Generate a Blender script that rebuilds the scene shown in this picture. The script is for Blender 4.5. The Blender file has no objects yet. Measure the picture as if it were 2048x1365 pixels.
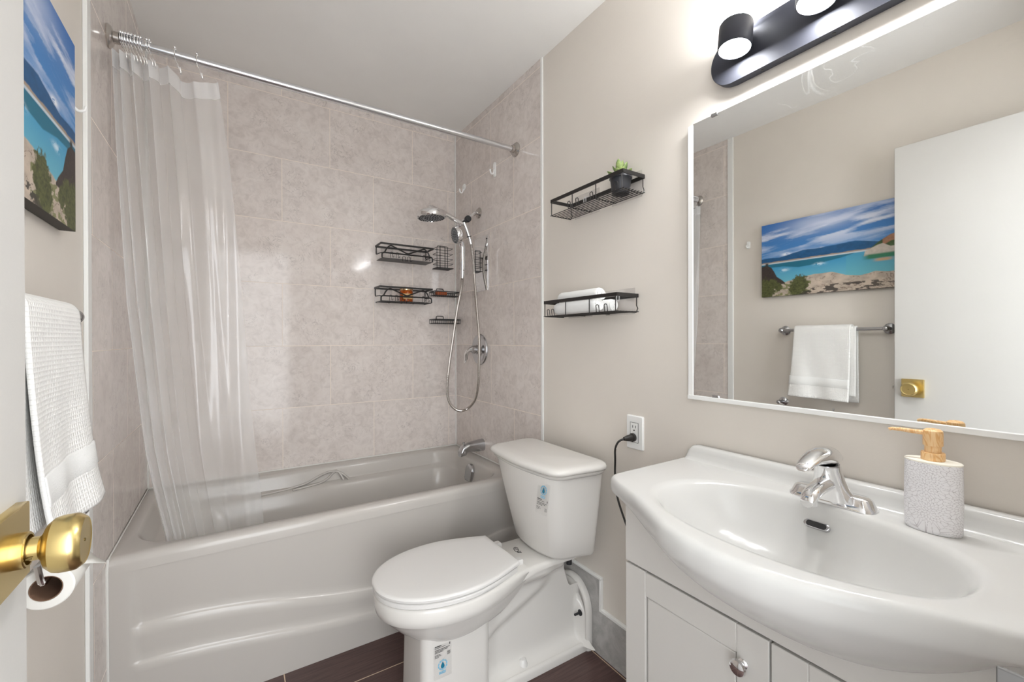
import bpy, bmesh, math, random
import numpy as np
from mathutils import Vector, Matrix
random.seed(7); rng = np.random.default_rng(7)
S = bpy.context.scene; C = S.collection; PI = math.pi

# ------------------------------------------------------------------ camera, sky, exposure
cam = bpy.data.objects.new('camera', bpy.data.cameras.new('camera')); C.objects.link(cam); S.camera = cam
cam.data.sensor_width = 36.0; cam.data.lens = 867.76 * 36 / 2048; cam.data.clip_start = 0.02
_yaw, _pit, _rol = 0.5699, -0.0025, -0.0023
fw = Vector((math.sin(_yaw)*math.cos(_pit), math.cos(_yaw)*math.cos(_pit), math.sin(_pit)))
r0 = Vector((math.cos(_yaw), -math.sin(_yaw), 0)); u0 = r0.cross(fw)
rt = r0*math.cos(_rol) + u0*math.sin(_rol); up = rt.cross(fw)
cam.matrix_world = Matrix((rt, up, -fw)).transposed().to_4x4()
cam.location = (0.3244, -2.4888, 1.2039)
S.view_settings.view_transform = 'Standard'; S.view_settings.look = 'None'
S.view_settings.exposure = 1.8; S.view_settings.gamma = 1.0
W = bpy.data.worlds.new('World'); S.world = W; W.use_nodes = True
W.node_tree.nodes['Background'].inputs[0].default_value = (0.93, 0.965, 1.0, 1)
W.node_tree.nodes['Background'].inputs[1].default_value = 1.1
def area_light(name, loc, rot, sx, sy, power, col):
    l = bpy.data.lights.new(name, 'AREA'); l.shape = 'RECTANGLE'; l.size = sx; l.size_y = sy
    l.energy = power; l.color = col
    o = bpy.data.objects.new(name, l); C.objects.link(o); o.location = loc; o.rotation_euler = rot
    return o
# added frontal fill light in the unseen hall beyond the doorway; the lamp bar over the mirror carries its own light further down
area_light('hall_fill', (0.45, -3.75, 1.45), (math.radians(90), 0, 0), 2.4, 2.4, 16, (0.955, 0.98, 1.0))

# ------------------------------------------------------------------ materials
def srgb(r, g, b):
    f = lambda c: (c/255/12.92) if c/255 <= 0.04045 else ((c/255+0.055)/1.055)**2.4
    return (f(r), f(g), f(b), 1)
def mat(name, col, rough=0.5, metal=0.0, **kw):
    m = bpy.data.materials.new(name); m.use_nodes = True
    b = m.node_tree.nodes['Principled BSDF']
    b.inputs['Base Color'].default_value = col if len(col) == 4 else (*col, 1)
    b.inputs['Roughness'].default_value = rough; b.inputs['Metallic'].default_value = metal
    for k, v in kw.items(): b.inputs[k.replace('_', ' ')].default_value = v
    return m
class NT:
    def __init__(s, m): s.t = m.node_tree; s.n = s.t.nodes; s.b = s.n['Principled BSDF']
    def add(s, typ, **kw):
        n = s.n.new(typ)
        for k, v in kw.items(): setattr(n, k, v)
        return n
    def link(s, a, b): s.t.links.new(a, b)
    def math(s, op, a, b=None):
        n = s.add('ShaderNodeMath', operation=op)
        for i, v in enumerate((a, b)):
            if v is None: continue
            if isinstance(v, (int, float)): n.inputs[i].default_value = v
            else: s.link(v, n.inputs[i])
        return n.outputs[0]
    def pos(s):
        g = s.add('ShaderNodeNewGeometry'); x = s.add('ShaderNodeSeparateXYZ'); s.link(g.outputs['Position'], x.inputs[0])
        return g.outputs['Position'], x.outputs
    def comb(s, x, y, z=0.0):
        n = s.add('ShaderNodeCombineXYZ')
        for i, v in enumerate((x, y, z)):
            if isinstance(v, (int, float)): n.inputs[i].default_value = v
            else: s.link(v, n.inputs[i])
        return n.outputs[0]
    def noise(s, vec, scale, detail=4, rough=0.55, dist=0.0):
        n = s.add('ShaderNodeTexNoise'); n.inputs['Scale'].default_value = scale; n.inputs['Detail'].default_value = detail
        n.inputs['Roughness'].default_value = rough; n.inputs['Distortion'].default_value = dist
        s.link(vec, n.inputs['Vector']); return n.outputs['Fac']
    def ramp(s, fac, stops):
        n = s.add('ShaderNodeValToRGB'); e = n.color_ramp.elements
        while len(e) < len(stops): e.new(0.5)
        for i, (p, c) in enumerate(stops): e[i].position = p; e[i].color = c if len(c) == 4 else (*c, 1)
        s.link(fac, n.inputs[0]); return n.outputs[0]
    def mix(s, fac, a, b, mode='MIX'):
        n = s.add('ShaderNodeMix', data_type='RGBA', blend_type=mode)
        for i, v in ((0, fac), (6, a), (7, b)):
            if isinstance(v, (int, float)): n.inputs[i].default_value = v
            elif isinstance(v, tuple): n.inputs[i].default_value = v
            else: s.link(v, n.inputs[i])
        return n.outputs[2]
    def bump(s, h, strength=0.2, dist=0.002):
        n = s.add('ShaderNodeBump'); n.inputs['Strength'].default_value = strength; n.inputs['Distance'].default_value = dist
        s.link(h, n.inputs['Height']); s.link(n.outputs[0], s.b.inputs['Normal'])

TW, TH, TZ0 = 0.458, 0.3177, 0.858          # tile width, tile row height, a grout line's height
def tile_mat(name, axis, origin, sign=1):
    """glazed marbled wall tile, running bond; axis = the horizontal world axis, origin = a joint in rows L5-L6"""
    m = mat(name, (0.5, 0.5, 0.5), 0.14, Specular_IOR_Level=0.3); n = NT(m); P, x = n.pos()
    u = n.math('MULTIPLY', n.math('SUBTRACT', x[axis], origin), float(sign)); v = n.math('SUBTRACT', x[2], TZ0 - 2*TH)
    vec = n.comb(n.math('ADD', u, TW*6), v)
    br = n.add('ShaderNodeTexBrick'); br.offset = 0.5; br.offset_frequency = 2; br.squash = 1.0
    n.link(vec, br.inputs['Vector'])
    for k, val in (('Scale', 1.0), ('Mortar Size', 0.0016), ('Mortar Smooth', 0.3), ('Bias', 0.0), ('Brick Width', TW), ('Row Height', TH)):
        br.inputs[k].default_value = val
    br.inputs['Color1'].default_value = (0.0, 0.0, 0.0, 1); br.inputs['Color2'].default_value = (1, 1, 1, 1); br.inputs['Mortar'].default_value = (0.5, 0.5, 0.5, 1)
    sh = n.add('ShaderNodeVectorMath', operation='MULTIPLY_ADD'); n.link(br.outputs['Color'], sh.inputs[0])
    sh.inputs[1].default_value = (3.1, 1.7, 2.3); n.link(P, sh.inputs[2]); Q = sh.outputs[0]
    c1 = n.noise(Q, 7, 6, 0.62, 0.8); c2 = n.noise(Q, 26, 5, 0.6, 1.2)
    base = n.ramp(c1, [(0.30, srgb(206, 196, 190)), (0.5, srgb(221, 212, 206)), (0.72, srgb(231, 224, 219))])
    base = n.mix(0.5, base, n.ramp(c2, [(0.3, srgb(198, 188, 182)), (0.55, srgb(225, 216, 210)), (0.75, srgb(233, 226, 221))]))
    rd = n.math('ABSOLUTE', n.math('SUBTRACT', n.noise(Q, 17, 3, 0.5, 2.2), 0.5))
    vein = n.ramp(rd, [(0.0, (1, 1, 1)), (0.022, (0, 0, 0))])
    msk = n.ramp(n.noise(Q, 9, 2), [(0.48, (0, 0, 0)), (0.62, (1, 1, 1))])
    vv = n.math('MULTIPLY', n.math('MULTIPLY', vein, msk), 0.5)
    base = n.mix(vv, base, srgb(160, 150, 146))
    tone = n.ramp(br.outputs['Color'], [(0.0, (0.97, 0.97, 0.97)), (1.0, (1.02, 1.02, 1.02))])
    base = n.mix(1.0, base, tone, 'MULTIPLY')
    col = n.mix(br.outputs['Fac'], base, srgb(240, 228, 216))
    n.link(col, n.b.inputs['Base Color'])
    n.link(n.ramp(br.outputs['Fac'], [(0, (0.09,)*3), (1, (0.6,)*3)]), n.b.inputs['Roughness'])
    n.bump(n.math('ADD', n.math('MULTIPLY', br.outputs['Fac'], -1.0), n.math('MULTIPLY', n.noise(P, 5, 1), 0.30)), 0.2, 0.0015)
    return m
M = {}
M['tile_back'] = tile_mat('glazed_tile_back', 0, 0.5323)
M['tile_right'] = tile_mat('glazed_tile_right', 1, -0.215)
M['tile_left'] = tile_mat('glazed_tile_left', 1, -0.645)
def paint(name, col, rough, scale=220, strength=0.10):
    m = mat(name, col, rough); n = NT(m); P, x = n.pos()
    n.bump(n.noise(P, scale, 3), strength, 0.0012)
    n.link(n.mix(0.06, col, n.ramp(n.noise(P, 2.5, 3), [(0.3, (0.3, 0.28, 0.25)), (0.7, (1, 1, 1))]), 'MULTIPLY'), n.b.inputs['Base Color'])
    return m
M['wall'] = paint('beige_wall_paint', srgb(226, 219, 210), 0.5)
M['ceiling'] = paint('ceiling_paint', srgb(247, 246, 243), 0.7, 300, 0.05)
M['door'] = paint('white_door_paint', srgb(203, 201, 197), 0.42, 160, 0.16)
M['trim'] = mat('white_trim', srgb(235, 235, 232), 0.35)
M['caulk'] = mat('white_caulk', srgb(226, 225, 220), 0.4)
# floor planks
m = mat('brown_plank_tile', (0.1, 0.05, 0.05), 0.34); n = NT(m); P, x = n.pos()
br = n.add('ShaderNodeTexBrick'); br.offset = 0.0; br.offset_frequency = 1
n.link(n.comb(n.math('ADD', x[0], 1.0145*3 - 0.4725), n.math('ADD', x[1], 0.905 + 0.3045*20)), br.inputs['Vector'])
for k, val in (('Scale', 1.0), ('Mortar Size', 0.0018), ('Mortar Smooth', 0.1), ('Brick Width', 1.0145), ('Row Height', 0.3045)): br.inputs[k].default_value = val
g = n.noise(n.comb(n.math('MULTIPLY', x[0], 3.0), n.math('MULTIPLY', x[1], 60.0), 0.0), 2.2, 5, 0.6, 0.6)
wood = n.ramp(g, [(0.25, srgb(64, 45, 43)), (0.5, srgb(84, 62, 59)), (0.75, srgb(99, 76, 71))])
n.link(n.mix(br.outputs['Fac'], wood, srgb(214, 190, 164)), n.b.inputs['Base Color'])
n.bump(n.math('SUBTRACT', n.math('MULTIPLY', g, 0.3), br.outputs['Fac']), 0.25, 0.001)
M['floor'] = m
m = mat('grey_baseboard_tile', (0.4, 0.4, 0.4), 0.28); n = NT(m); P, x = n.pos()
n.link(n.ramp(n.noise(P, 14, 6, 0.65, 1.0), [(0.3, srgb(150, 148, 145)), (0.7, srgb(192, 190, 187))]), n.b.inputs['Base Color']); M['base_tile'] = m
M['acrylic'] = mat('white_tub_acrylic', srgb(194, 189, 183), 0.18, Specular_IOR_Level=0.45)
M['ceramic'] = mat('white_ceramic', srgb(219, 216, 211), 0.13, Specular_IOR_Level=0.4)
M['basin'] = mat('white_basin_ceramic', srgb(208, 207, 204), 0.16, Specular_IOR_Level=0.3)
M['seat'] = mat('white_seat_plastic', srgb(221, 219, 216), 0.22)
M['cabinet'] = mat('white_cabinet_lacquer', srgb(207, 204, 199), 0.33)
M['chrome'] = mat('chrome', (0.86, 0.86, 0.87), 0.07, 1.0)
M['chrome_soft'] = mat('worn_chrome', (0.50, 0.50, 0.51), 0.2, 1.0)
M['nickel'] = mat('satin_nickel', (0.52, 0.49, 0.46), 0.24, 1.0)
M['strike'] = mat('tarnished_plate', (0.13, 0.125, 0.12), 0.5, 0.4)
M['rod'] = mat('polished_rod_steel', (0.70, 0.71, 0.73), 0.24, 1.0)
M['brass'] = mat('brushed_brass', (0.72, 0.56, 0.24), 0.27, 1.0)
M['brass_dark'] = mat('brass_slot', (0.10, 0.07, 0.02), 0.5, 0.6)
M['black'] = mat('black_powder_coat', srgb(32, 29, 28), 0.42)
M['black_wire'] = mat('black_wire_coat', srgb(34, 31, 30), 0.4)
M['lamp_body'] = mat('dark_grey_lamp_metal', srgb(50, 51, 58), 0.5, 0.0, Specular_IOR_Level=0.25)
M['plastic_dark'] = mat('dark_rubber', srgb(34, 35, 38), 0.5)
M['cord'] = mat('black_cord', srgb(38, 36, 34), 0.45)
M['white_plastic'] = mat('white_plastic', srgb(240, 240, 238), 0.3)
M['slot'] = mat('dark_slot', srgb(40, 40, 40), 0.6)
M['mirror'] = mat('mirror_silver', (0.90, 0.91, 0.90), 0.015, 1.0)
M['small_mirror'] = mat('acrylic_mirror', (0.82, 0.83, 0.84), 0.03, 1.0)
m = M['mirror']; n = NT(m); P, x = n.pos()      # wiping smears on the upper part of the glass
sm = n.noise(n.comb(n.math('MULTIPLY', x[1], 2.6), n.math('MULTIPLY', x[2], 4.0), 0.0), 2.2, 2, 0.5, 2.2)
ridge = n.ramp(n.math('ABSOLUTE', n.math('SUBTRACT', sm, 0.5)), [(0.0, (1, 1, 1)), (0.014, (0, 0, 0))])
hi = n.ramp(x[2], [(0.0, (0, 0, 0)), (1.0, (0, 0, 0))])
zz = n.add('ShaderNodeMapRange'); zz.inputs[1].default_value = 1.70; zz.inputs[2].default_value = 1.86; n.link(x[2], zz.inputs[0])
smr = n.math('MULTIPLY', n.math('MULTIPLY', ridge, n.ramp(n.noise(P, 5, 2), [(0.45, (0, 0, 0)), (0.6, (1, 1, 1))])), zz.outputs[0])
n.link(n.math('SUBTRACT', 1.0, n.math('MULTIPLY', smr, 0.09)), n.b.inputs['Metallic'])
m = mat('lamp_diffuser', (1, 1, 1), 0.4); m.node_tree.nodes['Principled BSDF'].inputs['Emission Color'].default_value = (0.97, 0.985, 1.0, 1)
m.node_tree.nodes['Principled BSDF'].inputs['Emission Strength'].default_value = 44.0; M['glow'] = m
m = mat('lamp_top_diffuser', (1, 1, 1), 0.4); m.node_tree.nodes['Principled BSDF'].inputs['Emission Color'].default_value = (0.97, 0.985, 1.0, 1)
m.node_tree.nodes['Principled BSDF'].inputs['Emission Strength'].default_value = 38.0; M['glow_top'] = m
def film(name, col, trans, rough, gloss=0.12):
    m = bpy.data.materials.new(name); m.use_nodes = True; t = m.node_tree; N = t.nodes; N.clear()
    out = N.new('ShaderNodeOutputMaterial'); tr = N.new('ShaderNodeBsdfTransparent'); df = N.new('ShaderNodeBsdfDiffuse'); tl = N.new('ShaderNodeBsdfTranslucent')
    gl = N.new('ShaderNodeBsdfGlossy'); gl.inputs['Roughness'].default_value = rough
    df.inputs[0].default_value = col; tl.inputs[0].default_value = col; tr.inputs[0].default_value = (1, 1, 1, 1)
    a = N.new('ShaderNodeMixShader'); a.inputs[0].default_value = 0.5; t.links.new(df.outputs[0], a.inputs[1]); t.links.new(tl.outputs[0], a.inputs[2])
    b = N.new('ShaderNodeMixShader'); b.inputs[0].default_value = 1 - trans; t.links.new(tr.outputs[0], b.inputs[1]); t.links.new(a.outputs[0], b.inputs[2])
    lw = N.new('ShaderNodeLayerWeight'); lw.inputs[0].default_value = 0.35
    mu = N.new('ShaderNodeMath'); mu.operation = 'MULTIPLY_ADD'; mu.inputs[1].default_value = 0.10; mu.inputs[2].default_value = gloss * 0.35; t.links.new(lw.outputs['Fresnel'], mu.inputs[0])
    c = N.new('ShaderNodeMixShader'); t.links.new(mu.outputs[0], c.inputs[0]); t.links.new(b.outputs[0], c.inputs[1]); t.links.new(gl.outputs[0], c.inputs[2])
    t.links.new(c.outputs[0], out.inputs[0]); return m
M['curtain'] = film('clear_vinyl', (0.97, 0.97, 0.97, 1), 0.72, 0.14, 0.10)
M['header'] = film('frosted_vinyl', (0.9, 0.9, 0.9, 1), 0.25, 0.3)
M['clear'] = film('clear_adhesive_pad', (0.92, 0.88, 0.90, 1), 0.88, 0.12, 0.05)
M['clear_hook'] = film('clear_plastic', (0.95, 0.95, 0.96, 1), 0.45, 0.1, 0.3)
def waffle(name, col, pitch, ax):
    m = mat(name, col, 0.85); n = NT(m); tc = n.add('ShaderNodeUVMap')
    s = n.add('ShaderNodeSeparateXYZ'); n.link(tc.outputs[0], s.inputs[0])
    a = n.math('SINE', n.math('MULTIPLY', s.outputs[0], 2*PI/pitch)); b = n.math('SINE', n.math('MULTIPLY', s.outputs[1], 2*PI/pitch))
    h = n.math('MAXIMUM', a, b); n.bump(h, 0.4, 0.0018)
    return m
M['towel'] = waffle('white_waffle_cotton', srgb(240, 239, 236), 0.0075, 0)
M['terry'] = mat('white_terry_cotton', srgb(240, 240, 238), 0.9); n = NT(M['terry']); P, x = n.pos(); n.bump(n.noise(P, 350, 3), 0.6, 0.002)
M['paper'] = mat('white_tissue', srgb(240, 238, 232), 0.9); M['core'] = mat('brown_cardboard', srgb(128, 98, 78), 0.85)
m = mat('light_pine_wood', (0.7, 0.5, 0.3), 0.42); n = NT(m); P, x = n.pos()
g = n.noise(n.comb(n.math('MULTIPLY', x[0], 1.0), n.math('MULTIPLY', x[1], 1.0), n.math('MULTIPLY', x[2], 0.35)), 42, 2, 0.4, 1.4)
wv = n.math('SINE', n.math('MULTIPLY', g, 60.0))
n.link(n.ramp(n.math('MULTIPLY_ADD', wv, 0.5), [(0.0, srgb(226, 172, 112)), (0.5, srgb(235, 192, 138)), (1.0, srgb(240, 203, 152))]), n.b.inputs['Base Color']); M['wood'] = m
M['cream'] = mat('cream_resin', srgb(248, 243, 230), 0.4)
def vcol(name, rough=0.5):
    m = mat(name, (1, 1, 1), rough); n = NT(m); a = n.add('ShaderNodeVertexColor', layer_name='Col'); n.link(a.outputs[0], n.b.inputs['Base Color']); return m
M['canvas'] = vcol('printed_canvas', 0.6); M['flower'] = vcol('embossed_flower_resin', 0.45)
M['canvas_side'] = mat('canvas_edge', srgb(70, 66, 60), 0.7)
M['pot'] = mat('dark_plastic_pot', srgb(52, 53, 58), 0.32); M['soil'] = mat('dark_soil', srgb(60, 48, 38), 0.95)
m = mat('succulent_leaf', srgb(132, 156, 88), 0.45, Subsurface_Weight=0.0); n = NT(m); P, x = n.pos()
n.link(n.ramp(n.noise(P, 60, 2), [(0.35, srgb(96, 124, 72)), (0.65, srgb(168, 186, 116))]), n.b.inputs['Base Color']); M['leaf'] = m
M['amber'] = mat('amber_glass', srgb(196, 92, 22), 0.06, Transmission_Weight=0.35); M['gold_lid'] = mat('gold_lid', (0.83, 0.58, 0.33), 0.25, 1.0)
M['wax'] = mat('cream_wax', srgb(230, 190, 130), 0.6); M['soap'] = mat('amber_soap', srgb(186, 84, 22), 0.3, Transmission_Weight=0.1)
M['ink'] = mat('black_print', srgb(52, 50, 50), 0.5); M['blue_ink'] = mat('blue_print', srgb(120, 190, 220), 0.5); M['drop'] = mat('teal_print', srgb(20, 118, 150), 0.4)
M['label_film'] = film('clear_label_film', (0.95, 0.95, 0.95, 1), 0.99, 0.2, 0.0)
M['nozzle'] = mat('grey_nozzle_face', srgb(150, 152, 154), 0.45, 0.0)

# ------------------------------------------------------------------ mesh helpers
def box(bm, x0, x1, y0, y1, z0, z1):
    v = [bm.verts.new((x, y, z)) for z in (z0, z1) for y in (y0, y1) for x in (x0, x1)]
    for f in ((0, 2, 3, 1), (4, 5, 7, 6), (0, 1, 5, 4), (2, 6, 7, 3), (0, 4, 6, 2), (1, 3, 7, 5)): bm.faces.new([v[i] for i in f])
def loft(bm, loops, cap0=True, cap1=True, closed=True):
    rows = [[bm.verts.new(p) for p in L] for L in loops]; n = len(rows[0])
    for a, b in zip(rows, rows[1:]):
        for i in range(n if closed else n-1):
            j = (i+1) % n
            try: bm.faces.new((a[i], a[j], b[j], b[i]))
            except ValueError: pass
    for flag, r, rev in ((cap0, rows[0], True), (cap1, rows[-1], False)):
        if flag and closed:
            c = bm.verts.new(sum((v.co for v in r), Vector())/n)
            for i in range(n):
                t = (r[i], r[(i+1) % n], c); bm.faces.new(t[::-1] if rev else t)
    return rows
def frame_of(d):
    d = d.normalized(); a = Vector((0, 0, 1)) if abs(d.z) < 0.9 else Vector((1, 0, 0))
    u = d.cross(a).normalized(); return u, d.cross(u).normalized()
def lathe(bm, prof, origin, axis=(0, 0, 1), seg=32, cap0=True, cap1=True, sx=1.0, sy=1.0, up=None):
    """prof: (radius, height along the axis)"""
    d = Vector(axis).normalized(); o = Vector(origin)
    if up is None: u, v = frame_of(d)
    else: u = Vector(up).normalized(); v = d.cross(u).normalized()
    loft(bm, [[o + d*h + (u*math.cos(2*PI*i/seg)*sx + v*math.sin(2*PI*i/seg)*sy)*r for i in range(seg)] for r, h in prof], cap0, cap1)
def cyl(bm, a, b, r, seg=16, r2=None):
    a, b = Vector(a), Vector(b); lathe(bm, [(r, 0), (r if r2 is None else r2, (b-a).length)], a, b-a, seg)
def tube(bm, pts, r, seg=8, closed=False, radii=None, caps=True):
    P = [Vector(p) for p in pts]; n = len(P); T = []
    for i in range(n):
        a = P[(i-1) % n] if (closed or i > 0) else P[i]; b = P[(i+1) % n] if (closed or i < n-1) else P[i]
        T.append((b-a).normalized())
    u, v = frame_of(T[0]); loops = []
    for i in range(n):
        if i: u = (u - T[i]*u.dot(T[i])).normalized(); v = T[i].cross(u)
        rr = radii[i] if radii is not None else r
        loops.append([P[i] + (u*math.cos(2*PI*k/seg) + v*math.sin(2*PI*k/seg))*rr for k in range(seg)])
    if closed: loops.append(loops[0]); loft(bm, loops, False, False)
    else: loft(bm, loops, caps, caps)
def spline(pts, n=12, closed=False):
    P = [Vector(p) for p in pts]; m = len(P); out = []
    for i in range(m if closed else m-1):
        p0, p1, p2, p3 = (P[(i-1) % m], P[i], P[(i+1) % m], P[(i+2) % m]) if closed else (P[max(i-1, 0)], P[i], P[i+1], P[min(i+2, m-1)])
        for k in range(n):
            t = k/n; out.append(0.5*((2*p1) + (p2-p0)*t + (2*p0-5*p1+4*p2-p3)*t*t + (3*p1-p0-3*p2+p3)*t**3))
    if not closed: out.append(P[-1])
    return out
def fillet(pts, r, n=5, closed=False):
    """polyline with its corners rounded"""
    P = [Vector(p) for p in pts]; out = []; m = len(P)
    for i in range(m):
        if not closed and i in (0, m-1): out.append(P[i]); continue
        a, b, c = P[i-1], P[i], P[(i+1) % m]; rr = min(r, (a-b).length*0.48, (c-b).length*0.48)
        s, e = b+(a-b).normalized()*rr, b+(c-b).normalized()*rr
        for k in range(n+1): t = k/n; out.append(s*(1-t)**2 + b*2*t*(1-t) + e*t*t)
    return out
def rrect(cx, cy, hx, hy, r, z, n=6):
    out = []
    for sx, sy, a0 in ((1, 1, 0), (-1, 1, 90), (-1, -1, 180), (1, -1, 270)):
        for k in range(n+1):
            a = math.radians(a0 + 90*k/n); out.append(Vector((cx+sx*(hx-r)+r*math.cos(a), cy+sy*(hy-r)+r*math.sin(a), z)))
    return out
def interp(x, pts):
    xs = [p[0] for p in pts]; ys = [p[1] for p in pts]; return float(np.interp(x, xs, ys))
def smooth_interp(x, pts):
    for (x0, y0), (x1, y1) in zip(pts, pts[1:]):
        if x <= x1: t = max(0, (x-x0)/(x1-x0)); t = t*t*(3-2*t); return y0+(y1-y0)*t
    return pts[-1][1]
def finish(name, bm, material, parent=None, smooth=35, bevel=0.0, seg=2, origin=None, sub=0):
    bmesh.ops.recalc_face_normals(bm, faces=bm.faces)
    me = bpy.data.meshes.new(name); bm.to_mesh(me); bm.free()
    return link_mesh(name, me, material, parent, smooth, bevel, seg, origin, sub)
def world_loc(o):
    v = Vector(o.location)
    while o.parent: o = o.parent; v = v + o.location
    return v
def link_mesh(name, me, material, parent=None, smooth=35, bevel=0.0, seg=2, origin=None, sub=0):
    o = bpy.data.objects.new(name, me); C.objects.link(o)
    base = Vector((0, 0, 0))
    if parent: o.parent = parent; base = world_loc(parent)
    elif origin is not None: base = Vector(origin); o.location = base
    if base.length: me.transform(Matrix.Translation(-base))
    me.materials.append(material)
    if smooth:
        me.shade_smooth(); me.set_sharp_from_angle(angle=math.radians(smooth))
    if bevel:
        b = o.modifiers.new('bevel', 'BEVEL'); b.width = bevel; b.segments = seg; b.limit_method = 'ANGLE'; b.angle_limit = math.radians(40)
        b.harden_normals = False
    if sub: s = o.modifiers.new('sub', 'SUBSURF'); s.levels = sub; s.render_levels = sub
    return o
def NB(): return bmesh.new()
def thing(name, label, cat, loc, group=None):
    o = bpy.data.objects.new(name, None); C.objects.link(o); o.location = loc; o.empty_display_size = 0.05
    return tag(o, label, cat, group)
def tag(o, label, cat, group=None):
    o['label'] = label; o['category'] = cat
    if group: o['group'] = group
    return o
def struct(o): o['kind'] = 'structure'; return o
def boxes(name, bs, material, parent=None, bevel=0.0, seg=2, origin=None, smooth=35):
    bm = NB()
    for b in bs: box(bm, *b)
    return finish(name, bm, material, parent, smooth, bevel, seg, origin)
def dup(root, loc, label, group=None):
    r = root.copy(); C.objects.link(r); r.location = loc; r['label'] = label
    if group: r['group'] = group
    for ch in list(root.children):
        c = ch.copy(); C.objects.link(c); c.parent = r
        for g in list(ch.children):
            d = g.copy(); C.objects.link(d); d.parent = c
    return r

# ------------------------------------------------------------------ room shell
WL, WR, YF, ZC = -0.006, 1.506, -2.455, 2.482       # painted wall faces, front wall face, ceiling
YE = -0.90                                          # outer edge of the tiled alcove
struct(boxes('floor', [(-0.15, 1.65, -3.9, 0.12, -0.08, 0.0)], M['floor'], smooth=0))
struct(boxes('ceiling', [(-0.15, 1.65, -2.57, 0.12, ZC, ZC+0.08)], M['ceiling'], smooth=0))
struct(boxes('wall_back', [(-0.15, 1.65, 0.0, 0.12, 0.0, ZC)], M['tile_back'], smooth=0))
struct(boxes('wall_right', [(WR, 1.65, -2.57, 0.0, 0.0, ZC)], M['wall'], smooth=0))
struct(boxes('wall_left', [(-0.15, WL, -2.57, 0.0, 0.0, ZC)], M['wall'], smooth=0))
struct(boxes('wall_front', [(0.86, WR, -2.57, YF, 0, ZC), (WL, 0.06, -2.57, YF, 0, ZC), (0.06, 0.86, -2.57, YF, 2.10, ZC)], M['wall'], smooth=0))
struct(boxes('wall_tile_right', [(1.5, WR, YE, 0.0, 0.0, ZC)], M['tile_right'], smooth=0))
struct(boxes('wall_tile_left', [(WL, 0.0, YE, 0.0, 0.0, ZC)], M['tile_left'], smooth=0))
# white edge strips of the tiled alcove, caulk in the corners and along the ceiling
struct(boxes('trim_1', [(1.497, WR, YE-0.014, YE, 0.30, ZC)], M['trim'], bevel=0.002))
struct(boxes('trim_2', [(WL, 0.004, YE-0.035, YE, 0.0, ZC)], M['trim'], bevel=0.002))
struct(boxes('trim_3', [(1.494, 1.5, -0.006, 0.0, 0.548, ZC)], M['caulk'], smooth=0))
struct(boxes('trim_4', [(0.0, 0.006, -0.006, 0.0, 0.548, ZC)], M['caulk'], smooth=0))
# door frame of the open doorway
struct(boxes('trim_5', [(0.06, 0.085, -2.57, YF, 0, 2.10), (0.80, 0.86, -2.57, YF, 0, 2.10), (0.085, 0.80, -2.57, YF, 2.08, 2.10)], M['trim'], bevel=0.002))
# tiled baseboard with a white cap, taller behind the toilet
bb = struct(boxes('baseboard_right', [(1.494, WR, -1.276, YE-0.014, 0.0, 0.288), (1.494, WR, -1.68, -1.276, 0.0, 0.168)], M['base_tile'], smooth=0))
cap = boxes('cap_strip', [(1.492, WR, -1.286, YE-0.014, 0.288, 0.297), (1.492, WR, -1.286, -1.276, 0.168, 0.288), (1.492, WR, -1.68, -1.286, 0.168, 0.178)], M['trim'], bb, 0.0015)
struct(boxes('baseboard_left', [(WL, 0.006, YF, YE-0.035, 0.0, 0.10)], M['trim'], bevel=0.002))
# strike plate on the jamb, its lip turned into the room
sp = thing('strike_plate', 'flat grey metal strike plate on the door jamb, bottom right corner', 'strike plate', (0.80, -2.44, 0.93))
bm = NB(); box(bm, 0.797, 0.801, -2.475, -2.412, 0.90, 0.962); finish('lip_plate', bm, M['strike'], sp, bevel=0.001)

# ------------------------------------------------------------------ bathtub
tub = thing('bathtub', 'white built-in bathtub with a wavy-panelled apron', 'bathtub', (0.75, -0.37, 0.0))
def plan(x0, x1, y0, y1, rs, z, n=14):
    """rounded rectangle with own corner radii (x1y1, x0y1, x0y0, x1y0)"""
    out = []
    for (cx, cy, sx, sy, a0), r in zip(((x1, y1, -1, -1, 0), (x0, y1, 1, -1, 90), (x0, y0, 1, 1, 180), (x1, y0, -1, 1, 270)), rs):
        for k in range(n+1):
            a = math.radians(a0+90*k/n); out.append(Vector((cx+sx*r+r*math.cos(a), cy+sy*r+r*math.sin(a), z)))
        nxt = None
    # extra points along the straight runs keep the quads even
    res = []
    for i, p in enumerate(out):
        res.append(p)
        if i % (n+1) == n:
            q = out[(i+1) % len(out)]
            for k in range(1, 8): res.append(p.lerp(q, k/8))
    return res
AY = -0.748
tb = NB()
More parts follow.
